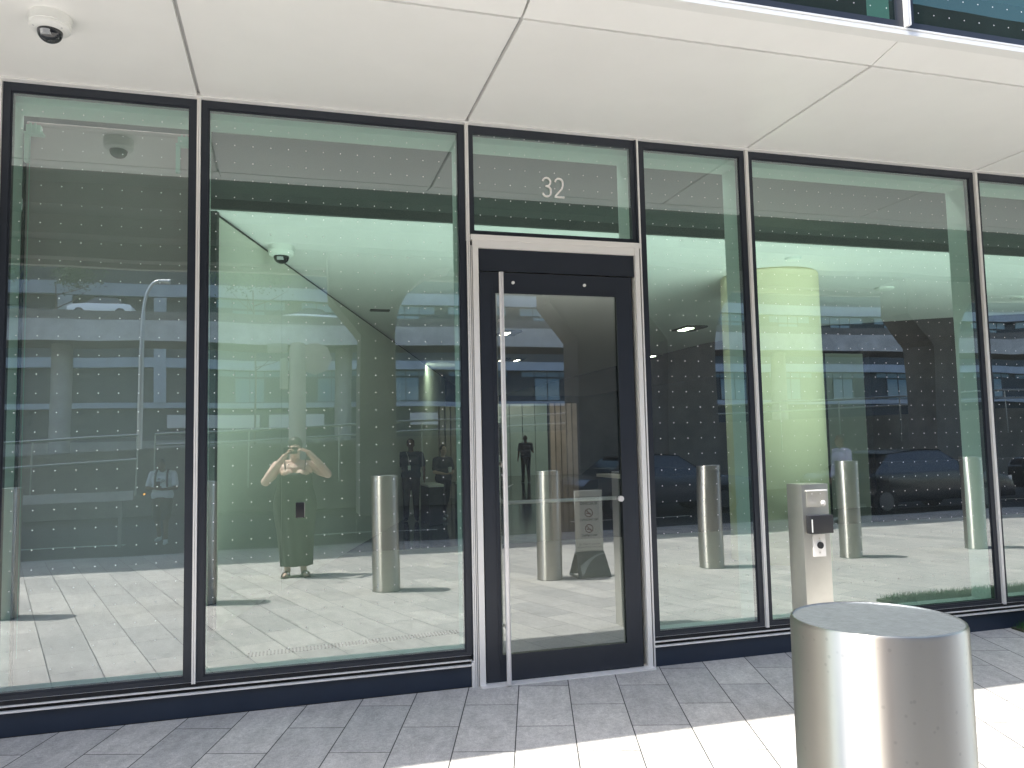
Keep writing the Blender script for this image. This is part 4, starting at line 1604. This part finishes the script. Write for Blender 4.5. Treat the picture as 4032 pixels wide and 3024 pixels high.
# --- the photographer, facing the glass with a phone at her face
F = Fig((0.05, -5.10, gz(-5.1)), 0.0, 1.0, 'woman in a long dark sleeveless dress holding a phone up to her face')
bm = nb()
hd = (0.0, -0.02, 1.550)
L = head(F, bm, hd, 0, 1.0)
F.cap(bm, (0, -0.045, 1.38), 0.060, (0, -0.03, 1.50), 0.055)
F.cap(bm, (-0.13, -0.04, 1.355), 0.062, (0.13, -0.04, 1.355), 0.062, 1, 0.95)
F.cap(bm, (-0.09, -0.02, 1.28), 0.105, (0.09, -0.02, 1.28), 0.105, 1, 1.0)
F.cap(bm, (-0.085, 0.05, 1.235), 0.082, (-0.075, 0.055, 1.225), 0.080)
F.cap(bm, (0.085, 0.05, 1.235), 0.082, (0.075, 0.055, 1.225), 0.080)
F.cap(bm, (-0.06, -0.03, 1.10), 0.135, (0.06, -0.03, 1.10), 0.135)
F.cap(bm, (-0.08, -0.03, 0.92), 0.150, (0.08, -0.03, 0.92), 0.150)
# arms: her right arm is on +x
shR, elR, wrR = (0.205, -0.03, 1.345), (0.385, 0.02, 1.235), (0.150, 0.185, 1.505)
shL, elL, wrL = (-0.200, -0.03, 1.340), (-0.330, 0.04, 1.160), (-0.110, 0.190, 1.475)
for sh, el, wr in ((shR, elR, wrR), (shL, elL, wrL)):
    limb(F, bm, (sh, tuple(Vector(sh).lerp(Vector(el), 0.5) - Vector((0, 0, 0.012))), el), (0.068, 0.066, 0.052))
    limb(F, bm, (el, tuple(Vector(el).lerp(Vector(wr), 0.35)), wr), (0.052, 0.050, 0.030))
hand(F, bm, wrR, (-0.55, 0.18, 0.35), (-0.45, 0.25, -0.75), -1, 62, 5)
hand(F, bm, wrL, (0.40, 0.20, 0.55), (0.75, 0.25, -0.35), 1, 62, 5)
for sd_ in (-1, 1):
    fx = 0.085 * sd_ + (0.0 if sd_ < 0 else 0.02)
    limb(F, bm, ((0.08 * sd_, -0.03, 0.82), (0.09 * sd_, -0.02, 0.46), (fx, -0.04, 0.10), (fx, -0.045, 0.07)), (0.090, 0.062, 0.040, 0.038))
    a = R(14 * sd_)
    tx, ty = math.sin(a), math.cos(a)
    F.cap(bm, (fx, -0.05, 0.040), 0.034, (fx + tx * 0.12, -0.05 + ty * 0.12, 0.034), 0.026)
    F.cap(bm, (fx + tx * 0.1, -0.05 + ty * 0.1, 0.032), 0.030, (fx + tx * 0.16, -0.05 + ty * 0.16, 0.030), 0.022)
fused('body', bm, 'skin_light', F.root, 0.0062, 2)
eyes(F, L)
bm = nb()
F.cap(bm, L((0, -0.018, 0.066)), 0.088, L((0, -0.035, 0.02)), 0.090, 0.98, 1.12)
F.cap(bm, L((0, -0.055, 0.0)), 0.072, L((0, -0.050, -0.06)), 0.045)
F.cap(bm, L((0, -0.06, 0.105)), 0.042, L((0, -0.065, 0.112)), 0.040)
fused('hair', bm, 'hair_dark', F.root, 0.009, 2)


def loft(f, bm, rings, seg=40, wob=0.0, nf=9):
    """rings: (cx, cy, z, rx, ry)"""
    rr = []
    for i, (cx, cy, z, rx, ry) in enumerate(rings):
        lst = []
        t = i / (len(rings) - 1)
        for k in range(seg):
            a = 2 * math.pi * k / seg
            wv = 1 + wob * t * t * math.sin(nf * a + 1.3 * math.sin(3 * a) + 0.6 * i)
            lst.append(bm.verts.new(f.T((cx + rx * wv * math.cos(a), cy + ry * wv * math.sin(a), z))))
        rr.append(lst)
    for a, b in zip(rr, rr[1:]):
        for k in range(seg):
            bm.faces.new((a[k], a[(k + 1) % seg], b[(k + 1) % seg], b[k]))
    return rr


bm = nb()
loft(F, bm, [(0.0, 0.0, 1.262, 0.178, 0.128), (0, 0.003, 1.235, 0.196, 0.150), (0, 0.0, 1.17, 0.200, 0.165), (0, -0.02, 1.08, 0.205, 0.160), (0, -0.03, 0.97, 0.238, 0.182),
             (0, -0.03, 0.86, 0.250, 0.192), (0.0, -0.03, 0.72, 0.236, 0.18), (0.01, -0.03, 0.55, 0.215, 0.17), (0.015, -0.03, 0.35, 0.198, 0.16), (0.02, -0.03, 0.18, 0.185, 0.15), (0.02, -0.03, 0.135, 0.184, 0.148)], 72, 0.075)
dr = obj('dress', bm, 'dress', F.root)
sol = dr.modifiers.new('s', 'SOLIDIFY'); sol.thickness = 0.004
for sd_ in (-1, 1):
    bm = nb()
    tube(bm, [F.T(p) for p in ((0.105 * sd_, 0.115, 1.255), (0.112 * sd_, 0.085, 1.32), (0.118 * sd_, 0.02, 1.405), (0.118 * sd_, -0.06, 1.42), (0.11 * sd_, -0.13, 1.34), (0.10 * sd_, -0.145, 1.25))], 0.0055, 8)
    obj('shoulder_strap', bm, 'dress', F.root)
    fx = 0.085 * sd_ + (0.0 if sd_ < 0 else 0.02)
    a = R(14 * sd_)
    bm = nb()
    c0 = Vector((fx, -0.05, 0)); dv = Vector((math.sin(a), math.cos(a), 0)); sv = Vector((dv.y, -dv.x, 0))
    pts = []
    for t, wd_ in ((-0.045, 0.022), (-0.02, 0.036), (0.06, 0.036), (0.12, 0.047), (0.165, 0.044), (0.195, 0.024)):
        pts.append((t, wd_))
    outl = [c0 + dv * t + sv * w_ for t, w_ in pts] + [c0 + dv * t - sv * w_ for t, w_ in pts[::-1]]
    prism_z(bm, [(F.T(p).x, F.T(p).y) for p in outl], F.loc.z + 0.001, F.loc.z + 0.016)
    sa = obj('sandal', bm, 'sandal', F.root, sm=False)
    bm = nb()
    for t in (0.065, 0.095):
        arcp = [F.T(c0 + dv * t + sv * (0.046 * math.cos(R(b_))) + Vector((0, 0, 0.014 + 0.052 * math.sin(R(b_))))) for b_ in range(0, 181, 20)]
        tube(bm, arcp, 0.009, 8)
    obj('sandal_strap', bm, 'sandal', sa)
ph = empty('smartphone', (0, -4.862, 1.43), 'dark smartphone held in both hands in front of the woman\'s face', 'phone')
bm = nb()
box(bm, -0.078, 0.078, -4.870, -4.862, 1.432, 1.510)
bevel(bm, 0.003, 2)
obj('casing', bm, 'phone', ph)
bm = nb()
tube(bm, [(0.045, -4.8619, 1.475), (0.045, -4.8600, 1.475)], 0.010, 18)
tube(bm, [(0.045, -4.8619, 1.497), (0.045, -4.8600, 1.497)], 0.008, 18)
obj('lens', bm, 'car_glass', ph)


def walker(loc, rz, k, label, top, bottom, skin, hair, shoe, legs, armsR, armsL, bald=False, bow=0, sleeve='short', shorts=False, vox=0.012, extra=None, curl=35):
    f = Fig(loc, rz, k, label)
    bm = nb()
    hy = 0.02 + bow * 0.0022
    L_ = head(f, bm, (0, hy, 1.615 - bow * 0.0012), bow, 1.0)
    f.cap(bm, (0, -0.03, 1.45), 0.056, (0, hy - 0.02, 1.56), 0.054)
    f.cap(bm, (-0.15, -0.02, 1.42), 0.055, (0.15, -0.02, 1.42), 0.055)
    f.cap(bm, (-0.07, 0, 1.28), 0.11, (0.07, 0, 1.28), 0.11)
    f.cap(bm, (-0.06, 0, 1.10), 0.105, (0.06, 0, 1.10), 0.105)
    f.cap(bm, (-0.07, 0, 0.95), 0.11, (0.07, 0, 0.95), 0.11)
    for arm, sd_ in ((armsR, 1), (armsL, -1)):
        sh, el, wr = arm[:3]
        limb(f, bm, (sh, el), (0.052, 0.040))
        limb(f, bm, (el, wr), (0.040, 0.026))
        fd = Vector(wr) - Vector(el) if len(arm) < 4 else Vector(arm[3])
        hand(f, bm, wr, fd, (-sd_, 0.15, 0.1) if len(arm) < 5 else arm[4], sd_, curl, 4)
    for (hip, kn, an), sd_ in ((legs[0], 1), (legs[1], -1)):
        limb(f, bm, (hip, kn, an), (0.088, 0.058, 0.038))
        f.cap(bm, Vector(an) + Vector((0, -0.02, -0.045)), 0.032, Vector(an) + Vector((0.02 * sd_, 0.13, -0.052)), 0.026)
    fused('body', bm, skin, f.root, vox, 2)
    eyes(f, L_)
    if not bald:
        bm = nb()
        f.cap(bm, L_((0, -0.026, 0.048)), 0.090, L_((0, -0.03, 0.02)), 0.086, 0.95, 1.06)
        fused('hair', bm, hair, f.root, vox, 2)
    # shirt
    bm = nb()
    f.cap(bm, (-0.15, -0.02, 1.415), 0.066, (0.15, -0.02, 1.415), 0.066)
    f.cap(bm, (-0.085, 0, 1.28), 0.128, (0.085, 0, 1.28), 0.128)
    f.cap(bm, (-0.08, 0, 1.12), 0.125, (0.08, 0, 1.12), 0.125)
    f.cap(bm, (-0.085, 0, 0.98), 0.130, (0.085, 0, 0.98), 0.130)
    for arm in (armsR, armsL):
        sh, el = Vector(arm[0]), Vector(arm[1])
        e2 = sh.lerp(el, 0.72)
        f.cap(bm, sh, 0.068, e2, 0.064)
        if sleeve == 'long':
            f.cap(bm, sh, 0.068, el, 0.054)
            f.cap(bm, el, 0.054, el.lerp(Vector(arm[2]), 0.9), 0.038)
    fused('shirt', bm, top, f.root, vox, 2)
    bm = nb()
    f.cap(bm, (-0.07, 0, 0.94), 0.122, (0.07, 0, 0.94), 0.122)
    for (hip, kn, an) in legs:
        if shorts:
            f.cap(bm, hip, 0.108, Vector(hip).lerp(Vector(kn), 0.9), 0.092)
        else:
            limb(f, bm, (hip, kn, tuple(Vector(an) + Vector((0, 0, 0.01)))), (0.106, 0.074, 0.056))
    fused('shorts' if shorts else 'trousers', bm, bottom, f.root, vox, 2)
    for (hip, kn, an), sd_ in ((legs[0], 1), (legs[1], -1)):
        bm = nb()
        f.cap(bm, Vector(an) + Vector((0, -0.035, -0.042)), 0.040, Vector(an) + Vector((0.02 * sd_, 0.15, -0.048)), 0.034)
        f.cap(bm, Vector(an) + Vector((0, 0, 0.0)), 0.044, Vector(an) + Vector((0, 0.0, -0.03)), 0.042)
        fused('shoe', bm, shoe, f.root, vox, 1)
    return f


ST = ((((0.09, 0, 0.90), (0.10, 0.02, 0.50), (0.11, -0.01, 0.088))), (((-0.09, 0, 0.90), (-0.10, 0.02, 0.50), (-0.11, -0.01, 0.088))))
WK = (((0.09, 0, 0.90), (0.10, 0.12, 0.52), (0.10, 0.10, 0.09)), ((-0.09, 0, 0.90), (-0.09, -0.02, 0.50), (-0.09, -0.20, 0.13)))
# man with backpack, arms folded in front over a phone, head bowed
f = walker((-2.36, -11.3, -0.26), R(6), 0.93, 'man in a white printed T-shirt and dark shorts with backpack, head bowed', 'tee_white', 'shorts', 'skin_dark', 'hair_dark', 'shoe_white',
           WK, ((0.21, -0.02, 1.40), (0.27, 0.06, 1.12), (0.05, 0.28, 1.10), (-0.9, 0.25, 0.0), (0, 0, 1)), ((-0.21, -0.02, 1.40), (-0.27, 0.06, 1.12), (-0.07, 0.28, 1.13), (0.9, 0.25, 0.05), (0, 0, 1)), bow=38, shorts=True)
bm = nb()
for sd_ in (-1, 1):
    pts = [(0.115 * sd_, 0.118, 1.16), (0.115 * sd_, 0.135, 1.28), (0.115 * sd_, 0.10, 1.41), (0.11 * sd_, 0.0, 1.488), (0.11 * sd_, -0.11, 1.44)]
    for a, b in zip(pts, pts[1:]):
        f.cap(bm, a, 0.022, b, 0.022)
obj('backpack_straps', bm, 'strap', f.root)
bm = nb()
f.cap(bm, (-0.07, -0.20, 1.36), 0.09, (0.07, -0.20, 1.36), 0.09)
f.cap(bm, (-0.07, -0.21, 1.12), 0.10, (0.07, -0.21, 1.12), 0.10)
bk = fused('backpack', bm, 'strap', f.root, 0.012, 2)
bm = nb()
for (cx_, cz_, r_) in ((-0.035, 1.30, 0.020), (0.045, 1.27, 0.026), (0.0, 1.235, 0.016)):
    ring = [f.T((cx_ + r_ * math.cos(R(a)), 0.132, cz_ + r_ * 0.7 * math.sin(R(a)))) for a in range(0, 361, 30)]
    tube(bm, ring, 0.006, 6)
obj('shirt_print', bm, 'strap', f.root)
bm = nb()
a_ = f.T((0.0, 0.335, 1.135))
box(bm, a_.x - 0.035, a_.x + 0.035, a_.y - 0.006, a_.y + 0.004, a_.z - 0.01, a_.z + 0.12)
tag(obj('smartphone', bm, 'phone', loc=tuple(a_), sm=False), 'dark phone held by the man with the backpack', 'phone')
# person in lavender behind the row of bollards
walker((9.75, -7.25, gz(-7.2)), R(95), 0.93, 'person in a lavender shirt standing beyond the bollards right of the intercom post', 'lavender', 'trousers', 'skin_dark', 'hair_dark', 'trousers',
       ST, ((0.21, -0.02, 1.40), (0.25, 0.0, 1.12), (0.26, 0.08, 0.88)), ((-0.21, -0.02, 1.40), (-0.25, 0.0, 1.12), (-0.26, 0.08, 0.88)), sleeve='long')
# inside the lobby
AR = ((0.21, -0.02, 1.40), (0.27, -0.03, 1.12), (0.28, 0.05, 0.88))
AL = ((-0.21, -0.02, 1.40), (-0.27, -0.03, 1.12), (-0.28, 0.05, 0.88))
walker((8.75, 24.0, 0.0), R(0), 1.04, 'bald man seen from behind in a dark patterned shirt walking away down the lobby', 'shirt_blue', 'trousers', 'skin_dark', 'hair_dark', 'trousers',
       ST, ((0.21, -0.02, 1.40), (0.28, 0.06, 1.16), (0.38, 0.26, 1.12)), AL, bald=True)
f = walker((2.33, 10.8, 0.0), R(170), 0.94, 'man in a navy polo shirt with an ID badge standing in the lobby', 'navy', 'trousers', 'skin_dark', 'hair_dark', 'trousers', ST, AR, AL)
bm = nb()
tube(bm, [f.T((0.09, 0.06, 1.47)), f.T((0.05, 0.14, 1.35)), f.T((0.03, 0.15, 1.18))], 0.003, 6)
a_ = f.T((0.03, 0.155, 1.13))
box(bm, a_.x - 0.028, a_.x + 0.028, a_.y - 0.006, a_.y + 0.002, a_.z - 0.045, a_.z + 0.045)
obj('id_badge', bm, 'white_plastic', f.root, sm=False)
f = walker((2.97, 10.7, 0.0), R(200), 0.86, 'woman in a dark grey top holding a white cup in the lobby', 'grey_top', 'trousers', 'skin_light', 'hair_dark', 'shoe_white',
           WK, ((0.20, -0.02, 1.40), (0.25, 0.02, 1.12), (0.10, 0.25, 1.08), (-0.8, 0.5, 0), (0, 0, 1)), ((-0.20, -0.02, 1.40), (-0.25, 0.02, 1.12), (-0.08, 0.25, 1.08), (0.8, 0.5, 0), (0, 0, 1)))
bm = nb()
c_ = f.T((0, 0.30, 1.10))
lathe(bm, [(0.0, 0), (0.030, 0), (0.042, 0.11), (0.044, 0.112), (0.0, 0.118)], 20, c_.x, c_.y, c_.z)
tag(obj('paper_cup', bm, 'white_plastic', loc=tuple(c_)), 'white paper cup in the hands of the woman in the lobby', 'cup')
# entry gates with pale tops
for i, (x0, x1, y) in enumerate(((2.50, 2.80, 10.3), (3.20, 3.60, 10.3), (5.0, 5.25, 7.0))):
    t = empty('entry_gate', ((x0 + x1) / 2, y, 0), ('white-topped entry gate between the man in navy and the woman', 'white-topped entry gate right of the woman with the cup', 'white-topped entry gate low behind the door glass')[i], 'entry gate', 'lobby entry gates')
    zt = 0.76 if i < 2 else 0.96
    bx('cabinet', 'black_plastic', t, x0 + 0.02, x1 - 0.02, y - 0.5, y + 0.5, 0, zt - 0.05)
    bx('top', 'counter_white', t, x0, x1, y - 0.53, y + 0.53, zt - 0.05, zt, bev=0.01)
